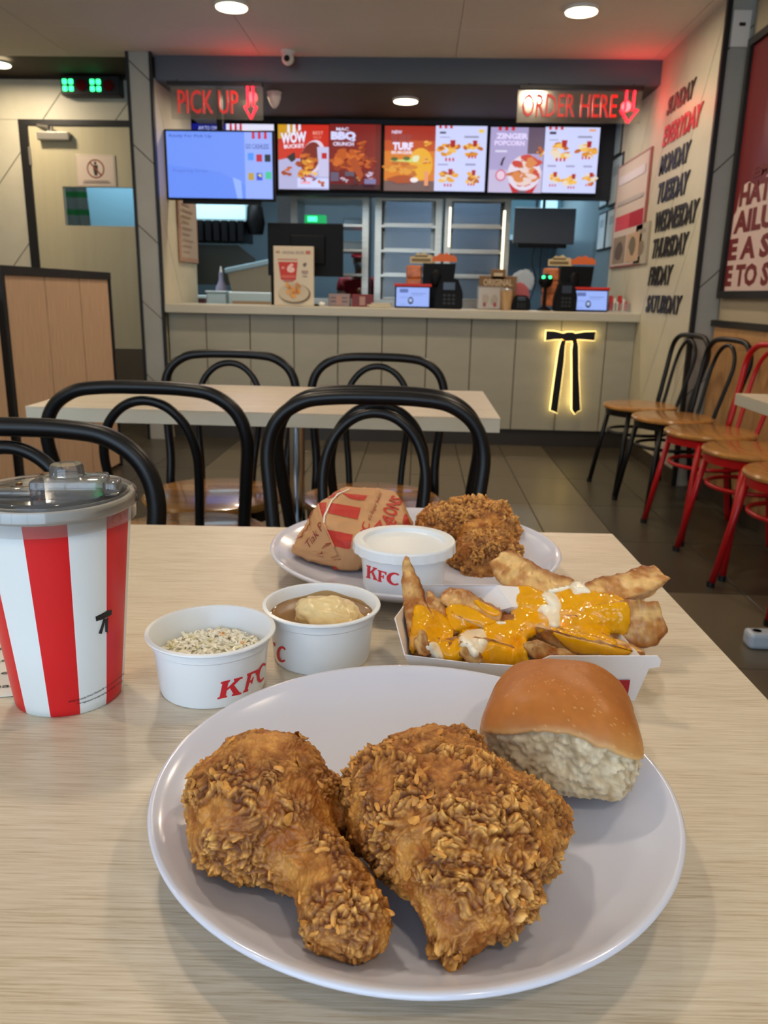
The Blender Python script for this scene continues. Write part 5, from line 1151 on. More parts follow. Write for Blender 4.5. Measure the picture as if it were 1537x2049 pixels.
# ================================================================ bread roll
def bun():
    bm = B(); bmesh.ops.create_uvsphere(bm, u_segments=260, v_segments=150, radius=1.0); me = bpy.data.meshes.new('bread_roll'); bm.to_mesh(me); bm.free()
    d = get_co(me); d /= np.linalg.norm(d, axis=1)[:, None]
    a, bb, ct_, cb = 0.0405, 0.0380, 0.030, 0.022
    n = 4.2
    hx = (np.abs(d[:, 0]/a)**n+np.abs(d[:, 1]/bb)**n)**(1/n)
    cz = np.where(d[:, 2] > 0, ct_, cb); m_ = np.where(d[:, 2] > 0, 2.7, 5.0)
    r = (hx**m_+np.abs(d[:, 2]/cz)**m_)**(-1/m_); P = d*r[:, None]
    # torn faces: the front (-y) and the right (+x) sides
    ang = P[:, 0]/a; edge = 0.0155-0.0145*np.clip(ang, 0, 1)**2-0.006*np.clip(-ang, 0, 1)**2+0.0012*fbm(P/0.006, 2, 4)
    frontness = np.clip((-P[:, 1]-0.016)/0.010, 0, 1)
    rightn = np.clip((P[:, 0]-0.0285)/0.005, 0, 1)
    edr = 0.010+0.010*(P[:, 1]/bb)+0.001*fbm(P/0.005, 2, 7)
    torn = np.maximum(frontness*np.clip((edge-P[:, 2])/0.0010, 0, 1), rightn*np.clip((edr-P[:, 2])/0.0010, 0, 1))
    e1, _ = worley(P/0.0042, 3); e2, _ = worley(P/0.0024, 5)
    inw = torn*(0.0018+0.0022*e1+0.0036*fbm(P/0.014, 2, 9)+0.0022*e2+0.0012*fbm(P/0.0014, 2, 19))
    nn = d.copy(); nn[:, 2] *= 0.1; nn /= np.maximum(np.linalg.norm(nn, axis=1), 1e-6)[:, None]
    P2 = P-nn*inw[:, None]+d*(0.0006*fbm(P/0.013, 2, 2)*(1-torn))[:, None]
    tp = np.where(P[:, 0] > 0, 1-0.20*(P[:, 1]/bb+1)/2-0.14*np.clip(P[:, 2], 0, 1)/ct_, 1-0.05*(P[:, 1]/bb+1)/2); P2[:, 0] *= tp
    P2[:, 2] += 0.0025*np.cos(P[:, 0]/a*1.6)*np.clip(P[:, 2]/ct_, 0, 1)
    set_co(me, P2)
    hgt = np.clip((P[:, 2]+0.004)/0.030, 0, 1)+0.10*fbm(P/0.010, 3, 5)
    crustc = mixc(LC(216, 168, 104), LC(180, 108, 46), np.clip(hgt*1.3, 0, 1)); crustc = crustc*(1+0.10*fbm(P/0.004, 2, 6))[:, None]
    lp = vnoise(P/0.00095, 31) > 0.80; crustc[lp] = crustc[lp]*.6+LC(236, 190, 130)*.4
    crumb = mixc(LC(182, 154, 114), LC(236, 218, 184), np.clip(1.1-e1+.5*fbm(P/0.006, 2, 29), 0, 1)); crumb = crumb*(0.70+0.32*np.clip(1.1-e2, 0, 1))[:, None]  # pits of the torn crumb darkened, shading put into the colour
    rim = np.clip(1-np.abs(P[:, 2]-edge)/0.003, 0, 1)*frontness*(1-torn); crustc = crustc*(1-rim[:, None]*.5)+LC(226, 190, 130)*(rim*.5)[:, None]
    low = np.clip((-P[:, 2]-0.012)/0.004, 0, 1)[:, None]; crumb = crumb*(1-low*.25)+LC(220, 180, 120)*low*.25
    tt = np.clip(torn, 0, 1)[:, None]; set_col(me, crustc*(1-tt)+crumb*tt)
    bmt = mat('bread_crust', rgb(200, 130, 60), 0.42, attr='Col', bump=(700, .2, .0003), spec=0.4)
    o = bpy.data.objects.new('bread_roll', me); COL.objects.link(o); me.materials.append(bmt); smooth(o)
    return o
bn = bun(); bn.scale = (1.06, 1.04, 1.03); bn.location = (0.0830, 0.3785, T+0.0355); bn.rotation_euler = (R(-2), R(-5), R(-14))
tag(bn, 'soft brown-topped bread roll with a torn white side on the near plate', 'bread')
# ================================================================ drink cup
CU = Vector((-0.2199, 0.4636, T)); redcup = mat('cup_red', rgb(214, 26, 34), 0.35); whcup = mat('cup_white', rgb(226, 234, 238), 0.35)
cup = thing('drink_cup', 'tall red-and-white striped paper cup with a clear lid at the left', 'cup', CU)
b = B(); seg = 144; prof = [(0.0318, 0.0), (0.0330, 0.0008), (0.0338, 0.006)]+[(0.0338+(0.0462-0.0338)*k/14, 0.006+0.122*k/14) for k in range(1, 15)]
lathe(b, prof, seg); off = R(-64.6+8)
for f in b.faces:
    c = f.calc_center_median(); a_ = (math.atan2(c.y, c.x)-off) % (2*math.pi); f.material_index = 1 if int(a_/R(30)+1e-6) % 2 == 0 else 0
b.faces.new([v for v in b.verts if v.co.z < 1e-6]) if False else None
# rotate vertices so stripe borders fall exactly on mesh edges
rotm = Matrix.Rotation((off % R(2.5)), 4, 'Z')
for v in b.verts: v.co = rotm @ v.co
for f in b.faces:
    c = f.calc_center_median(); a_ = (math.atan2(c.y, c.x)-off) % (2*math.pi); f.material_index = 1 if int(a_/R(30)+1e-6) % 2 == 0 else 0
body = obj('cup_wall', b, [redcup, whcup], cup, sm=50)
b = B(); lathe(b, [(0.0462, 0.126), (0.0480, 0.1275), (0.0486, 0.1305), (0.0475, 0.1335), (0.0455, 0.134), (0.0442, 0.132), (0.0445, 0.120), (0.0322, 0.004)], 96); obj('rolled_rim', b, whitem, cup, sm=50)
b = B(); lathe(b, [(0, 0.108), (0.0435, 0.108)], 48); obj('cola', b, mat('cola', rgb(60, 36, 22), 0.06), cup)
b = B(); lathe(b, [(0, 0.004), (0.033, 0.004)], 32); obj('base_disc', b, whitem, cup)
clid = bpy.data.materials.new('clear_lid'); clid.use_nodes = True; nt = clid.node_tree; nt.nodes.clear(); out = nt.nodes.new('ShaderNodeOutputMaterial')
tr = nt.nodes.new('ShaderNodeBsdfTransparent'); tr.inputs['Color'].default_value = (.86, .87, .88, 1); gl = nt.nodes.new('ShaderNodeBsdfGlossy'); gl.inputs['Roughness'].default_value = .08
df = nt.nodes.new('ShaderNodeBsdfDiffuse'); df.inputs['Color'].default_value = rgb(214, 214, 216); m1 = nt.nodes.new('ShaderNodeMixShader'); m1.inputs['Fac'].default_value = .10; m2 = nt.nodes.new('ShaderNodeMixShader')
fr = nt.nodes.new('ShaderNodeLayerWeight'); fr.inputs['Blend'].default_value = .35
nt.links.new(tr.outputs[0], m1.inputs[1]); nt.links.new(df.outputs[0], m1.inputs[2]); nt.links.new(m1.outputs[0], m2.inputs[1]); nt.links.new(gl.outputs[0], m2.inputs[2]); nt.links.new(fr.outputs['Fresnel'], m2.inputs['Fac']); nt.links.new(m2.outputs[0], out.inputs['Surface'])
b = B(); lathe(b, [(0.0488, 0.1195), (0.0492, 0.121), (0.0494, 0.127), (0.0506, 0.1285), (0.0496, 0.1345), (0.0470, 0.1365), (0.0440, 0.1355), (0.0425, 0.1290), (0.0415, 0.1275), (0.039, 0.1275), (0.0385, 0.1350), (0.0375, 0.1362), (0, 0.1362)], 96); obj('lid_skirt', b, clid, cup, sm=40)
kp = az(136, 935, T+0.152); k0 = kp-CU; ra = math.atan2(0.10, 1)
Mk = Matrix.Translation((k0.x, k0.y-0.002, 0)) @ Matrix.Rotation(R(8), 4, 'Z')
b = B(); box(b, (-0.019, -0.012, 0.1350), (0.021, 0.016, 0.1465), bev=0.0018, M=Mk); box(b, (-0.048, -0.007, 0.1358), (-0.019, 0.008, 0.1395), bev=0.0012, M=Mk); box(b, (0.021, -0.006, 0.1358), (0.029, 0.010, 0.1440), bev=0.0012, M=Mk); obj('straw_housing', b, clid, cup, sm=30)
b = B(); lathe(b, [(0.0100, 0.1465), (0.0096, 0.1530), (0.0086, 0.1545), (0.0070, 0.1545), (0, 0.1540)], 32, c=(0, 0, 0)); lathe(b, [(0.0135, 0.1466), (0.0125, 0.1478), (0.0100, 0.1480)], 32)
for v in b.verts: v.co = Mk @ v.co
obj('lid_button', b, clid, cup, sm=40)
amb = mat('cola_drop', rgb(170, 110, 40), 0.03, trans=0.7)
b = B()
for (px, py, z, r_) in ((38, 968, .1365, .0022), (100, 950, .147, .0006), (180, 958, .145, .0006), (215, 965, .137, .0005)):
    p = az(px, py, T+z)-CU; ell(b, p, (r_, r_, r_*.5), 2)
obj('cola_drops', b, amb, cup, sm=0)['kind'] = 'stuff'
bv = bvh_of([body]); blk = rgb(20, 18, 20)
def z1(x, y): return (x*340/1161, 880+y*600/2049)
SH = [([z1(*p) for p in poly], [tuple(range(len(poly)))], blk) for poly in (
    [(650, 1208), (692, 1188), (736, 1182), (730, 1166), (762, 1160), (761, 1195), (735, 1208), (700, 1226), (656, 1240)],
    [(704, 1220), (722, 1222), (708, 1272), (694, 1326), (671, 1322), (690, 1270)], [(714, 1222), (737, 1215), (735, 1270), (734, 1319), (716, 1311)])]
decal('printed_tie', bv, SH, pp, cup)
def curve1(u, v): t = u; return (137+111*t+v*0.2, 1407-18*t-39*t*t-v*5.2)
def curve2(u, v): t = u; return (155+90*t, 1410-16*t-30*t*t-v*4.8)
decal('printed_notice', bv, shape_text('KFC®, Kentucky Fried Chicken® and related marks', curve1, blk, .01)+shape_text('are registered trademarks of KFC Corp', curve2, blk, .01), pp, cup, L=6)
# printed leaflet behind the cup
lf = thing('paper_leaflet', 'white printed paper lying on the table at the left edge behind the cup', 'paper', (-0.36, 0.56, T+0.0006))
b = B(); box(b, (-0.13, -0.10, 0), (0.10, 0.10, 0.0005), M=Matrix.Rotation(R(14), 4, 'Z')); obj('sheet', b, whitem, lf)
lf.location = az(-95, 1278, T+0.0006)
P = Print(lambda u, v, q: Matrix.Rotation(R(14), 4, 'Z') @ Vector((u, v, 0.0006+q*.2)))
for k in range(9): P.text('served with ocean-caught fish and seasoning', -.12, -.09+k*.02, .21, .007-.0004*k, rgb(60, 56, 56), .01)
P.build('printed_text', pp, lf)
# ================================================================ portion cups
tubm = mat('tub_plastic', rgb(232, 236, 240), 0.28, spec=.5); kred = rgb(214, 36, 48)
def tub(label, x, y, closed=False, z=T, H_=0.0405):
    t = thing('portion_cup', label, 'tub', (x, y, z), group='white portion cups')
    s = 1.0; b = B()
    lathe(b, [(0, 0.0015), (0.031, 0.0015), (0.0325, 0.0), (0.0338, 0.0006), (0.0346, 0.003), (0.0372, H_-0.0085), (0.0384, H_-0.0075), (0.0390, H_-0.002), (0.0415, H_-0.0018), (0.0422, H_-0.0008), (0.0420, H_), (0.0395, H_+0.0004), (0.0386, H_-0.0005), (0.0372, H_-0.008), (0.0360, H_-0.010), (0.0330, 0.004), (0, 0.003)], 96)
    w = obj('cup_wall', b, tubm, t, sm=40); return t, w
sl, slw = tub('open white tub of pale coleslaw beside the striped cup', -0.1302, 0.4815)
b = B(); bmesh.ops.create_grid(b, x_segments=60, y_segments=60, size=1.0)
for v in list(b.verts):
    r_ = math.hypot(v.co.x, v.co.y)
    if r_ > 1.0: b.verts.remove(v); continue
    x_, y_ = v.co.x*0.0352, v.co.y*0.0352; v.co = Vector((x_, y_, 0.0225+0.006*(1-r_*r_)+0.0014*math.sin(x_*700)*math.cos(y_*640)))
obj('dressing', b, mat('slaw_dressing', rgb(236, 232, 210), 0.25), sl, sm=0)
rnd = random.Random(5); V = []; Fc = []; C_ = []
for k in range(620):
    a = rnd.random()*6.28; rr = math.sqrt(rnd.random())*0.0325; x_, y_ = rr*math.cos(a), rr*math.sin(a); zz = 0.0225+0.006*(1-(rr/.0352)**2)+rnd.uniform(0, .0026)
    L_, w_, h_ = rnd.uniform(.0025, .0070), rnd.uniform(.0012, .0030), rnd.uniform(.0006, .0012); M_ = Matrix.Translation((x_, y_, zz)) @ Matrix.Rotation(rnd.random()*6.28, 4, 'Z') @ Matrix.Rotation(rnd.uniform(-.6, .6), 4, 'Y') @ Matrix.Rotation(rnd.uniform(-.6, .6), 4, 'X')
    i0 = len(V)
    for sx in (-1, 1):
        for sy in (-1, 1):
            for sz in (-1, 1): V.append(M_ @ Vector((sx*L_/2*rnd.uniform(.7, 1), sy*w_/2*rnd.uniform(.6, 1), sz*h_/2)))
    c_ = rgb(*((242, 238, 222) if rnd.random() < .80 else (232, 226, 188) if rnd.random() < .88 else (230, 170, 110)))
    for f in ((0, 1, 3, 2), (4, 6, 7, 5), (0, 4, 5, 1), (2, 3, 7, 6), (0, 2, 6, 4), (1, 5, 7, 3)): Fc.append(tuple(i0+q for q in f)); C_.append(c_)
me = bpy.data.meshes.new('chopped_cabbage'); me.from_pydata([tuple(v) for v in V], [], Fc); ca = me.color_attributes.new('Col', 'FLOAT_COLOR', 'CORNER'); arr = []
for c in C_: arr += list(c)*4
ca.data.foreach_set('color', arr); link('chopped_cabbage', me, mat_print('cabbage_print', rough=.3), sl)['kind'] = 'stuff'
gv, gvw = tub('open white tub of mashed potato with brown gravy', -0.0632, 0.5325)
b = B(); lathe(b, [(0.0370, 0.0325), (0.036, 0.0318), (0.030, 0.0314), (0, 0.0314)], 64); obj('gravy', b, mat('gravy', rgb(150, 112, 68), 0.12, coat=.5), gv, sm=40)
b = B(); bmesh.ops.create_icosphere(b, subdivisions=5, radius=1.0); me = bpy.data.meshes.new('mash'); b.to_mesh(me); b.free(); c = get_co(me); c *= (1+0.22*fbm(c*1.6, 3, 2)+0.07*fbm(c*6, 3, 4))[:, None]; c *= np.array([0.0250, 0.023, 0.0150]); c += np.array([0.0045, -0.002, 0.0300])
set_co(me, c); cc = mixc(LC(214, 180, 122), LC(232, 208, 156), np.clip((c[:, 2]-.032)/.012+.4*fbm(c/.004, 2, 5), 0, 1)); set_col(me, cc); link('mashed_potato', me, mat('mash_mat', rgb(225, 200, 150), .25, attr='Col', bump=(500, .3, .0005)), gv, sm=0)
# gravy smear up the inside wall
b = B(); n_ = 26; ring0 = []; 
for k in range(n_+1):
    a = R(20)+R(130)*k/n_; h_ = 0.0298+0.0065*max(0, math.sin(math.pi*k/n_))**.6*(.8+.2*math.sin(k*.55)); r0 = 0.0362; ring0.append((b.verts.new((r0*math.cos(a), r0*math.sin(a), .0290)), b.verts.new(((r0+(h_-.029)*.10-.0002)*math.cos(a), (r0+(h_-.029)*.10-.0002)*math.sin(a), h_))))
for (a1, a2), (b1, b2) in zip(ring0[:-1], ring0[1:]): b.faces.new((a1, b1, b2, a2))
obj('gravy_smear', b, mat('gravy_thin', rgb(200, 172, 124), .15), gv, sm=0)
cl_, clw = tub('closed white tub with a ridged lid standing on the back plate', -0.0065, 0.655, z=T+0.0095)
b = B(); Hc = 0.0405; lathe(b, [(0, Hc-.0015), (0.033, Hc-.0015), (0.0342, Hc-.0008), (0.0355, Hc+.0024), (0.0400, Hc+.0030), (0.0428, Hc+.0026), (0.0438, Hc+.0012), (0.0440, Hc-.0060), (0.0432, Hc-.0070), (0.0427, Hc-.0060)], 96)
for v in b.verts:
    if abs(v.co.z-(Hc-.006)) < .0011 or abs(v.co.z-(Hc+.0012)) < .0004:
        a = math.atan2(v.co.y, v.co.x); k = 1+0.012*(1 if int(a*48/6.283) % 2 else -1)*(1 if v.co.z < Hc else 0); v.co.x *= k; v.co.y *= k
obj('lid', b, tubm, cl_, sm=25)
def kfc(tubw, par, quads, zf):
    bv = bvh_of([tubw]); S = []
    for g, q in zip((KFC_K, KFC_F, KFC_C), quads):
        if q: S += shape_poly(g, quadmap(*[zf(*p) for p in q]), kred)
    decal('printed_letters', bv, S, pp, par)
bpy.context.view_layer.update()
z2 = lambda x, y: (280+x*500/1537, 1140+y*320/984)
kfc(slw, sl, [((475, 797), (622, 765), (640, 655), (498, 690)), ((632, 757), (700, 735), (738, 606), (658, 640)), ((712, 700), (766, 682), (782, 556), (724, 600))], z2)
kfc(gvw, gv, [None, ((786, 514), (836, 530), (838, 450), (790, 436)), ((840, 562), (905, 575), (908, 476), (846, 464))], z2)
z3 = lambda x, y: (520+x*620/1537, 960+y*260/645)
kfc(clw, cl_, [((528, 485), (584, 500), (586, 440), (530, 422)), ((584, 504), (632, 512), (634, 460), (586, 446)), ((628, 515), (700, 530), (704, 462), (630, 458))], z3)
# ================================================================ potato wedges in a paper tray
paperm = mat('white_card', rgb(232, 230, 234), 0.5)
def rayz(px, py, z): return az(px, py, z)
tray = thing('paper_tray', 'white card tray with a red band holding loaded potato wedges', 'tray', (0.075, 0.53, T))
O = Vector((0.075, 0.53, T))
FBL = az(835, 1352, T+.0006); FBL = Vector((0.006, 0.497, T+.0006)); FBR = az(1271, 1400, T+.0006)
BBR = Vector((0.142, 0.572, T+.0006)); BBL = Vector((0.010, 0.578, T+.0006))
tFL = az(809, 1311, T+.036); tFm1 = az(1053, 1334, T+.030); tFm2 = az(1100, 1313, T+.036); tFR = az(1312, 1313, T+.037); tn0 = az(1321, 1318, T+.0365); tn1 = az(1320, 1334, T+.033); tn2 = az(1299, 1338, T+.031)
tLm = az(789, 1237, T+.040); tBL = az(838, 1170, T+.040); tBm = az(994, 1170, T+.041); tB2 = az(1026, 1214, T+.033); tBR = Vector((0.150, 0.590, T+.033))
def sheet(name, pts, m=paperm, th=0.0007, parent=tray):
    b = B(); P = [Vector(p)-O for p in pts]; n = (P[1]-P[0]).cross(P[2]-P[0])
    for i in range(2, len(P)-1): n += (P[i]-P[0]).cross(P[i+1]-P[0])
    n.normalize(); a = [b.verts.new(p) for p in P]; c = [b.verts.new(p-n*th) for p in P]
    b.faces.new(a); b.faces.new(list(reversed(c)))
    for k in range(len(P)): b.faces.new((a[k], c[k], c[(k+1) % len(P)], a[(k+1) % len(P)]))
    bmesh.ops.triangulate(b, faces=[f for f in b.faces if len(f.verts) > 4]); return obj(name, b, m, parent)
# the front wall is one plane: find each top point on the plane through the fold
def plane_hit(px, py, p0, n): d = ray(px, py); return CAM+d*((p0-CAM).dot(n)/d.dot(n))
e = (FBR-FBL).normalized(); up_ = (Vector((0, -0.42, 1))).normalized(); nF = e.cross(up_).normalized()
front = [FBL, FBR]+[plane_hit(px, py, FBL, nF) for px, py in ((1299, 1338), (1320, 1334), (1323, 1322), (1316, 1313), (1100, 1313), (1053, 1334), (930, 1326), (809, 1311))]
fw = sheet('front_wall', front)
sheet('base', [FBL, FBR, BBR, BBL])
sheet('left_wall', [FBL, front[-1], tLm, tBL, BBL])
sheet('back_wall', [BBL, tBL, tBm, tB2, tBR, BBR])
sheet('right_wall', [FBR, BBR, Vector((.153, .580, T+.016)), plane_hit(1290, 1322, FBL, nF)])
nn_ = nF if nF.dot(CAM-FBL) > 0 else -nF
b = B(); Q = [plane_hit(px, py, FBL, nF)+nn_*0.0008-O for px, py in ((1060, 1358), (1261, 1359), (1255, 1399), (1060, 1375))]; b.faces.new([b.verts.new(q) for q in Q]); obj('red_band', b, mat('tray_red', rgb(168, 24, 40), 0.5), tray)
# ---- wedges
wm = mat('wedge_skin', rgb(200, 140, 70), 0.33, attr='Col', bump=(500, .6, .0006), spec=.5, noise=(180, .14, (1, 1, 1)))
def wedge(pts, rad, label, seed, roll=0.0, pale=0.5):
    """pts centre line (world), rad = half widths along it; a potato wedge: two flat cut faces and a rounded skin side"""
    if not isinstance(rad, (list, tuple)): rad = [rad*.35, rad, rad, rad*.4]
    path = spline(pts, 16); n = len(path); seg = 36; V = []; base = path[n//2].copy(); SK = []
    # section: corner points of a rounded triangle, by angle
    def sect(a):
        a = (a+math.pi) % (2*math.pi)-math.pi          # 0 = ridge of the two cut faces
        if abs(a) < 2.0: return min(1.18, 0.50/max(math.cos(abs(abs(a)-1.06)), .42)), 0.0
        return 0.86+0.12*math.cos(abs(a)-math.pi), 1.0
    for i, p in enumerate(path):
        t = i/(n-1); tg = (path[min(i+1, n-1)]-path[max(i-1, 0)]).normalized()
        side = tg.cross(Vector((0, -.45, .9))).normalized(); upv = side.cross(tg).normalized()
        u = t*(len(rad)-1); k = min(int(u), len(rad)-2); f = u-k; f = f*f*(3-2*f); r0 = rad[k]*(1-f)+rad[k+1]*f
        r0 *= max(0.02, min(1, (min(t, 1-t)/.035)))**.5
        for j in range(seg):
            a = 2*math.pi*j/seg; q, sk = sect(a); V.append(p-base+side*(math.sin(a+roll)*r0*q)+upv*(math.cos(a+roll)*r0*q)); SK.append(sk)
    F_ = []
    for i in range(n-1):
        for j in range(seg): F_.append((i*seg+j, i*seg+(j+1) % seg, (i+1)*seg+(j+1) % seg, (i+1)*seg+j))
    F_.append(tuple(reversed(range(seg)))); F_.append(tuple((n-1)*seg+j for j in range(seg)))
    me = bpy.data.meshes.new('potato_wedge'); me.from_pydata([tuple(v) for v in V], [], F_); me.update()
    co = get_co(me); no = get_no(me); s = seed*3.1; sk = np.array(SK)
    d1, _ = worley(co/0.0050+s, seed); h = 0.0022*fbm(co/0.010+s, 3, seed)+0.0010*fbm(co/0.0032+s, 2, seed+1)-0.0010*d1
    set_co(me, co+no*h[:, None])
    mixv = np.clip(.5+1.9*fbm(co/0.007+s, 4, seed+4), 0, 1); c0 = mixc(LC(166, 96, 34), LC(228, 184, 118), np.clip(mixv*.8+pale*.35-.05, 0, 1))
    skc = mixc(LC(122, 66, 26), LC(176, 108, 48), mixv); c0 = c0*(1-sk[:, None])+skc*sk[:, None]
    # browned edges between the faces
    aj = (np.arange(len(co)) % seg)*2*math.pi/seg; aj = np.abs((aj+math.pi) % (2*math.pi)-math.pi)
    ed = np.clip(np.exp(-((aj-2.0)/.22)**2)+np.exp(-(aj/.2)**2)*.8, 0, 1)*np.clip(.6+.8*vnoise(co/0.005+s, seed+5), 0, 1); ed = ed[:, None]*.75
    c0 = c0*(1-ed)+LC(138, 72, 24)*ed
    sp = vnoise(co/0.0013+s, seed+9) > .80; c0[sp] *= .6
    set_col(me, c0)
    o = bpy.data.objects.new('potato_wedge', me); COL.objects.link(o); me.materials.append(wm); o.location = base; smooth(o)
    return tag(o, label, 'potato wedge', 'potato wedges in the paper tray')
def W(L, rad, label, seed, **k): return wedge([ay(px, py, y) for px, py, y in L], rad, label, seed, **k)
wd = []
wd.append(W([(812, 1112, .560), (822, 1180, .548), (838, 1255, .530), (858, 1330, .505)], [.0035, .0100, .0125, .0130], 'tall thin wedge standing upright at the left end of the tray', 1, roll=.9, pale=.3))
wd.append(W([(998, 1112, .615), (1035, 1158, .600), (1105, 1190, .585), (1190, 1215, .572)], [.0125, .0190, .0190, .0130], 'large pale wedge leaning up at the back beside the chicken', 2, pale=.9, roll=1.3))
wd.append(W([(1332, 1150, .580), (1275, 1178, .572), (1200, 1202, .565), (1120, 1228, .560)], [.0115, .0175, .0180, .0110], 'big pointed wedge sticking up at the top right', 3, pale=.8, roll=-.9))
wd.append(W([(1330, 1232, .545), (1285, 1245, .545), (1225, 1248, .545), (1150, 1250, .545)], [.0130, .0195, .0190, .0120], 'rounded brown-skinned wedge at the right end', 4, pale=.6, roll=.3))
wd.append(W([(1070, 1255, .512), (1140, 1278, .508), (1215, 1296, .502), (1292, 1312, .496)], [.0060, .0125, .0125, .0070], 'long wedge lying along the front right rim', 5, pale=.35, roll=.5))
wd.append(W([(1045, 1288, .490), (1095, 1303, .488), (1165, 1322, .484)], .0080, 'short dark wedge below the long front one', 6, pale=.1))
wd.append(W([(858, 1182, .565), (872, 1225, .552), (900, 1282, .535)], [.0030, .0105, .0120], 'narrow wedge second from the left, pointing up', 7, pale=.3, roll=.9))
wd.append(W([(885, 1182, .570), (925, 1215, .556), (998, 1256, .540)], [.0035, .0125, .0140, .0120], 'pointed wedge third from the left, pointing up', 8, pale=.3, roll=1.2))
wd.append(W([(942, 1203, .580), (985, 1225, .568), (1035, 1244, .556)], .0085, 'small slim wedge near the back wall', 9, pale=.25))
wd.append(W([(843, 1262, .500), (849, 1286, .494), (860, 1312, .488)], .0085, 'small wedge end at the front left corner', 10, pale=.5))
wd.append(W([(918, 1285, .494), (940, 1303, .489), (966, 1322, .485)], .0075, 'small wedge end under the cream at the front', 11, pale=.4))
wd.append(W([(985, 1215, .600), (1025, 1224, .592), (1060, 1230, .585)], .0090, 'wedge tucked behind under the big pale one', 12, pale=.4))
for k, (L, r_, lb) in enumerate((([(870, 1290, .515), (940, 1300, .510), (1030, 1300, .508)], .0135, 'wedge buried under cheese along the front'), ([(930, 1285, .535), (1010, 1270, .540), (1090, 1255, .545)], .0150, 'wedge buried under cheese in the middle'),
                          ([(1000, 1240, .565), (1080, 1235, .562), (1160, 1240, .560)], .0150, 'wedge buried under cheese at the back'), ([(1040, 1275, .525), (1120, 1270, .535), (1220, 1275, .535)], .0150, 'wedge beneath the right cheese sheet'), ([(850, 1260, .520), (880, 1300, .510), (950, 1320, .500)], .0110, 'wedge buried under cheese at the left'),
                          ([(1040, 1205, .590), (1110, 1215, .575), (1180, 1225, .565)], .0130, 'wedge under the cream stripe at the back'))):
    wd.append(W(L, r_, lb, 20+k, pale=.3, roll=k))
bpy.context.view_layer.update()
wb = bvh_of(wd)
z4 = lambda p: (760+p[0]*600/1537, 1100+p[1]*320/820)
def segd(px, py, a, b_):
    dx, dy = b_[0]-a[0], b_[1]-a[1]; t = max(0, min(1, ((px-a[0])*dx+(py-a[1])*dy)/(dx*dx+dy*dy+1e-9))); return math.hypot(px-a[0]-t*dx, py-a[1]-t*dy)
def inside(px, py, L):
    c = False; n = len(L)
    for i in range(n):
        (x1, y1), (x2, y2) = L[i], L[i-1]
        if (y1 > py) != (y2 > py) and px < (x2-x1)*(py-y1)/(y2-y1)+x1: c = not c
    return c
def sauce(name, label, cat, polys, hmax, seed, m, soft=7.0, step=2.2, group=None, iters=26):
    """a viscous layer poured over the wedges: follows their surface, smoothed, with a thick rounded edge"""
    polys = [[tuple(z4(p)) for p in L] for L in polys]
    polys = [[(v.x, v.y) for v in spline([(x, y, 0) for x, y in L], 4, True)] for L in polys]
    xs = [p[0] for L in polys for p in L]; ys = [p[1] for L in polys for p in L]
    x0, y0 = min(xs)-3, min(ys)-3; nx = int((max(xs)+3-x0)/step)+1; ny = int((max(ys)+3-y0)/step)+1
    D = np.full((ny, nx), np.nan); SD = np.full((ny, nx), -9.0)
    for j in range(ny):
        for i in range(nx):
            px, py = x0+i*step, y0+j*step; best = -9
            for L in polys:
                d = min(segd(px, py, L[k], L[k-1]) for k in range(0, len(L))); d = d if inside(px, py, L) else -d; best = max(best, d)
            SD[j, i] = best
            if best > -step*1.6:
                h = wb.ray_cast(CAM, ray(px, py).normalized()); 
                if h[0] is not None: D[j, i] = (h[0]-CAM).dot(fwd)
    valid = SD > -step*1.2
    for _ in range(200):
        bad = valid & np.isnan(D)
        if not bad.any(): break
        Dn = D.copy()
        for j, i in zip(*np.nonzero(bad)):
            q = D[max(0, j-1):j+2, max(0, i-1):i+2]; q = q[~np.isnan(q)]
            if len(q): Dn[j, i] = q.mean()
        D = Dn
    for _ in range(iters):
        Pd = np.pad(D, 1, constant_values=np.nan); st = np.stack([Pd[:-2, 1:-1], Pd[2:, 1:-1], Pd[1:-1, :-2], Pd[1:-1, 2:], D]); 
        with np.errstate(all='ignore'):
            A = np.nanmean(st, axis=0)
        D = np.where(valid, np.minimum(A, D+0.0004)*.8+A*.2, D)
    g = np.stack(np.meshgrid(np.arange(nx), np.arange(ny)), -1).reshape(-1, 2)*step
    nz = fbm(np.concatenate([g/14.0, np.zeros((len(g), 1))], 1)+seed*3.3, 3, seed).reshape(ny, nx)
    hh = hmax*(1-np.exp(-np.clip(SD, 0, None)/soft))*(1+.55*nz)
    idx = -np.ones((ny, nx), int); V = []; F_ = []
    for j in range(ny):
        for i in range(nx):
            if valid[j, i] and not np.isnan(D[j, i]):
                idx[j, i] = len(V); px, py = x0+i*step, y0+j*step; extra = -0.0012 if SD[j, i] < 0 else 0
                V.append(CAM+ray(px, py)*(D[j, i]-hh[j, i]-0.0004-extra))
    nb = len(V)
    for j in range(ny-1):
        for i in range(nx-1):
            q = (idx[j, i], idx[j, i+1], idx[j+1, i+1], idx[j+1, i])
            if min(q) >= 0: F_.append(q)
    base = sum(V, Vector())/len(V)
    me = bpy.data.meshes.new(name); me.from_pydata([tuple(v-base) for v in V], [], F_); me.update()
    o = bpy.data.objects.new(name, me); COL.objects.link(o); me.materials.append(m); o.location = base
    sm_ = o.modifiers.new('t', 'SOLIDIFY'); sm_.thickness = 0.0016; sm_.offset = 0; smooth(o)
    return tag(o, label, cat, group)
chz = mat('cheese_sauce', rgb(236, 168, 8), 0.13, spec=.5, coat=.3, noise=(120, .08, (1, 1, 1)))
mayo = mat('mayonnaise', rgb(246, 240, 222), 0.16, spec=.5)
GC = 'cheese sauce over the wedges'
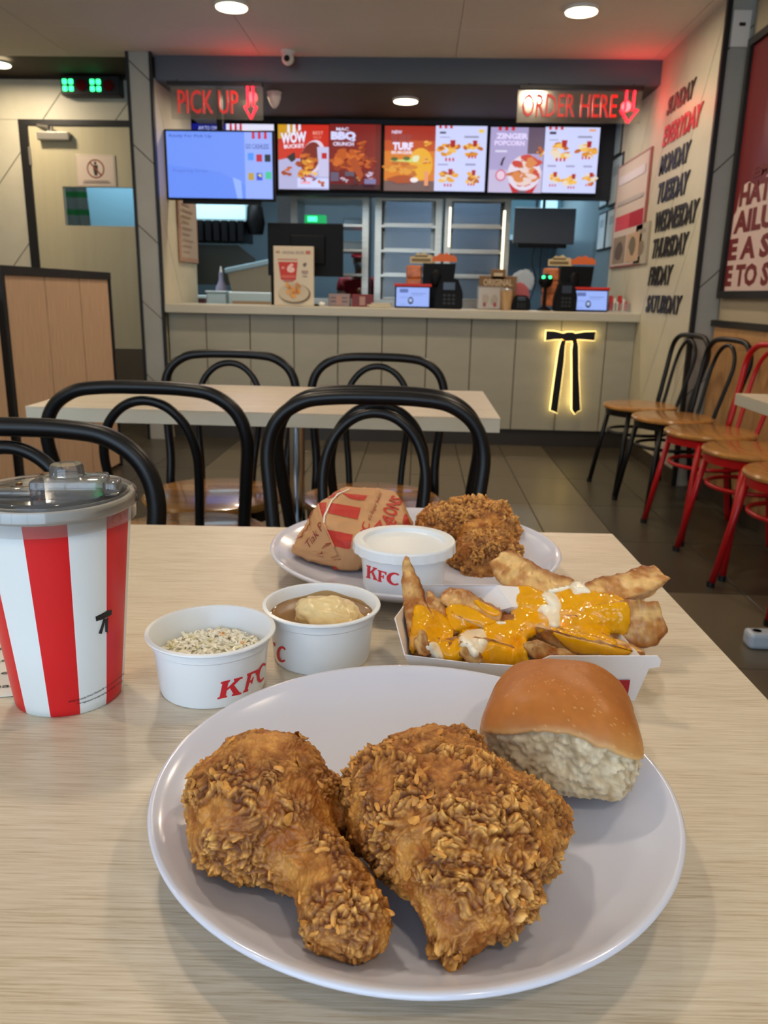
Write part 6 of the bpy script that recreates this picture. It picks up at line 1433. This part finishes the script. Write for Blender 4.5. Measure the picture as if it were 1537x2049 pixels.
sauce('cheese_sauce', 'wide glossy yellow cheese sheet over the right-hand wedges', 'sauce', [[(900, 225), (985, 200), (1110, 222), (1240, 250), (1278, 310), (1272, 400), (1250, 430), (1168, 425), (1212, 484), (1130, 455), (1040, 432), (930, 402), (905, 300)]], .0030, 1, chz, group=GC)
sauce('cheese_sauce', 'yellow cheese running from the big pale wedge down to the front rim', 'sauce', [[(665, 215), (700, 195), (760, 192), (815, 215), (862, 235), (850, 290), (835, 325), (872, 362), (855, 400), (790, 440), (752, 470), (752, 530), (760, 595), (690, 602), (600, 597), (520, 588), (500, 545), (545, 470), (515, 412), (600, 375), (690, 362), (672, 320), (700, 300), (668, 268)]], .0034, 2, chz, group=GC)
sauce('cheese_sauce', 'yellow cheese over the left wedges, running to the front left corner', 'sauce', [[(185, 292), (245, 300), (300, 325), (352, 370), (372, 440), (352, 505), (418, 428), (480, 402), (530, 412), (515, 450), (440, 470), (412, 572), (330, 566), (300, 520), (240, 462), (200, 445), (172, 530), (158, 480), (170, 380)]], .0026, 3, chz, group=GC)
sauce('cheese_sauce', 'thin yellow cheese film on the pointed third wedge', 'sauce', [[(345, 300), (400, 285), (480, 308), (560, 356), (600, 375), (480, 402), (425, 420), (372, 405), (350, 350)], [(488, 268), (520, 272), (620, 330), (560, 330)]], .0014, 4, chz, group=GC)
sauce('cheese_sauce', 'thin yellow cheese film along the long front wedge', 'sauce', [[(880, 405), (960, 425), (1100, 450), (1215, 492), (1290, 525), (1200, 535), (1100, 528), (1000, 520), (930, 470)]], .0012, 5, chz, group=GC)
GM = 'cream mayonnaise squiggles on the wedges'
sauce('mayonnaise', 'white mayonnaise dollop on top at the right', 'sauce', [[(972, 188), (1010, 166), (1045, 182), (1085, 225), (1035, 228), (1000, 245), (985, 210)], [(862, 212), (930, 196), (985, 190), (960, 206), (900, 222)]], .0085, 6, mayo, 5, group=GM)
sauce('mayonnaise', 'white mayonnaise squiggle between the two cheese sheets', 'sauce', [[(822, 238), (870, 220), (915, 245), (932, 300), (914, 396), (872, 386), (852, 345), (798, 322), (830, 284), (868, 282)]], .0085, 7, mayo, 6, group=GM)
sauce('mayonnaise', 'white mayonnaise dollop in the middle of the front edge', 'sauce', [[(412, 448), (455, 418), (525, 408), (548, 445), (546, 500), (500, 545), (476, 545), (450, 500), (418, 492)], [(600, 372), (655, 374), (650, 386), (610, 384)]], .0090, 8, mayo, 6, group=GM)
sauce('mayonnaise', 'small white mayonnaise drop at the front left corner', 'sauce', [[(238, 486), (270, 470), (302, 495), (328, 568), (280, 562), (250, 520)]], .0080, 9, mayo, 5, group=GM)
# ================================================================ wrapped burger
kraft = mat('kraft_paper', rgb(196, 146, 100), 0.55, noise=(26, .10, (1, 1, 1)), bump=(160, .35, .0008)); kraft2 = MATS['kraft_paper']
wpts = [az(580, 1106, .7665), az(640, 1130, .7565), az(700, 1142, .7555), az(780, 1130, .7555), az(829, 1072, .762), ay(826, 1046, .755), ay(797, 997, .775), ay(745, 984, .765), ay(690, 978, .748), ay(645, 1000, .738), ay(652, 1050, .700), ay(700, 1090, .686), ay(760, 1075, .692), ay(812, 1040, .728),
        Vector((-.095, .79, .758)), Vector((-.01, .83, .758)), Vector((-.07, .80, .805)), Vector((-.02, .82, .80))]
b = B(); base = Vector((-.055, .745, T+.010))
hv_ = [b.verts.new(p-base) for p in wpts]; bmesh.ops.convex_hull(b, input=hv_)
for v in [v for v in b.verts if not v.link_faces]: b.verts.remove(v)
me = remeshed(b, 0.0014, 5); co = get_co(me); no = get_no(me)
cr_ = 1-np.abs(vnoise(co/np.array([.030, .016, .022])+3, 4)); cr2 = 1-np.abs(vnoise(co/.011+9, 6))
co = co+no*(0.0022*(cr_**3-.3)+0.0008*(cr2**4))[:, None]; set_co(me, co)
wr_ = thing('wrapped_burger', 'burger wrapped in brown printed paper on the back plate', 'burger', base)
wo = link('paper_wrap', me, kraft, wr_, sm=0); bpy.context.view_layer.update(); bv = bvh_of([wo])
z5 = lambda p: (560+p[0]*300/1537, 960+p[1]*200/1025)
ppk = mat_print('paper_print', rough=.6)
wred = rgb(186, 44, 30); brn = rgb(140, 46, 26); kc = rgb(190, 140, 94)
def pz5(L, col): L = [z5(p) for p in L]; return (L, [tuple(range(len(L)))], col)
decal('paper_flap', bv, [pz5([(98, 690), (395, 245), (410, 300), (450, 440), (490, 560), (560, 690), (610, 800), (420, 790), (250, 740)], kc)], mat_print('flap_print', rough=.6), wr_, off=.0010)
SH = [pz5([(520, 238), (832, 290), (797, 410), (493, 345)], wred), pz5([(485, 510), (750, 565), (722, 702), (700, 712), (562, 680)], wred), pz5([(640, 140), (740, 150), (897, 165), (868, 215), (800, 212), (720, 195)], wred), pz5([(395, 240), (480, 236), (470, 310), (440, 400), (425, 330)], wred),
      pz5([(470, 185), (545, 150), (600, 150), (598, 180), (560, 176), (500, 195)], wred), pz5([(530, 118), (600, 112), (650, 125), (600, 140), (540, 138)], wred),
      pz5([(1290, 345), (1345, 480), (1350, 508), (1265, 500), (1258, 430), (1268, 372)], wred)]
def tq(p00, p10, p11, p01): return quadmap(z5(p00), z5(p10), z5(p11), z5(p01))
SH += shape_text("it's finger lickin'", tq((935, 440), (1062, 150), (1010, 120), (895, 400)), brn, 0) + shape_poly(KFC_C, tq((905, 545), (935, 440), (860, 410), (830, 515)), wred)
SH += shape_poly(KFC_F, tq((880, 610), (905, 540), (835, 510), (810, 575)), wred)
SH += shape_text('ONS', tq((1190, 395), (1265, 205), (1150, 160), (1035, 330)), wred, .03)+shape_text('ZA', tq((1050, 540), (1175, 400), (1095, 330), (950, 500)), wred, .03)+shape_text('SE', tq((1150, 590), (1225, 480), (1165, 380), (1060, 500)), wred, .04)
decal('printed_marks', bv, SH, ppk, wr_, off=.0004)
SH = [pz5(L, rgb(236, 226, 214)) for L in ([(702, 102), (716, 106), (618, 152), (604, 146)], [(604, 146), (620, 150), (545, 220), (532, 216)], [(532, 216), (546, 220), (470, 380), (458, 370)], [(458, 370), (470, 376), (466, 452), (450, 452)])]
SH += [pz5(L, rgb(220, 150, 110)) for L in ([(395, 246), (405, 242), (455, 430), (445, 440)], [(450, 450), (462, 448), (570, 680), (558, 684)])]
SH += shape_text('Tiak P', tq((300, 720), (455, 500), (420, 430), (262, 650)), brn, 0)+shape_text("'20", tq((200, 550), (228, 500), (205, 480), (180, 530)), brn, 0)
wl_ = [(110, 670), (165, 640), (175, 610), (235, 590), (250, 540), (285, 525), (300, 480), (325, 465), (315, 400), (345, 330)]
for p, q in zip(wl_[:-1], wl_[1:]): d = Vector((q[0]-p[0], q[1]-p[1])).normalized(); n_ = Vector((-d.y, d.x))*4; SH.append(pz5([(p[0]-n_.x, p[1]-n_.y), (q[0]-n_.x, q[1]-n_.y), (q[0]+n_.x, q[1]+n_.y), (p[0]+n_.x, p[1]+n_.y)], brn))
for k in range(4):
    c_ = [(440+k*22, 700-k*8), (480+k*20, 655-k*4), (530+k*4, 650)]
    for p, q in zip(c_[:-1], c_[1:]): SH.append(pz5([(p[0], p[1]), (q[0], q[1]), (q[0], q[1]+7), (p[0], p[1]+9)], brn))
for L in ([(390, 750), (440, 735), (455, 790), (400, 780)], [(540, 790), (600, 770), (630, 800), (560, 812)]): 
    for p, q in zip(L, L[1:]+L[:1]): SH.append(pz5([(p[0], p[1]), (q[0], q[1]), (q[0]+5, q[1]+6), (p[0]+5, p[1]+6)], brn))
decal('printed_drawing', bv, SH, ppk, wr_, off=.0013)
b = B(); P_ = [az(655, 1122, .757), az(668, 1140, .7555), az(738, 1138, .7555), az(745, 1122, .757)]; a_ = [b.verts.new(p-base) for p in P_]; c_ = [b.verts.new(p-base+Vector((0, 0, .0025))) for p in P_]
b.faces.new(a_); b.faces.new(c_)
for k in range(4): b.faces.new((a_[k], a_[(k+1) % 4], c_[(k+1) % 4], c_[k]))
obj('red_paper_edge', b, mat('paper_red', rgb(170, 48, 30), .6), wr_)
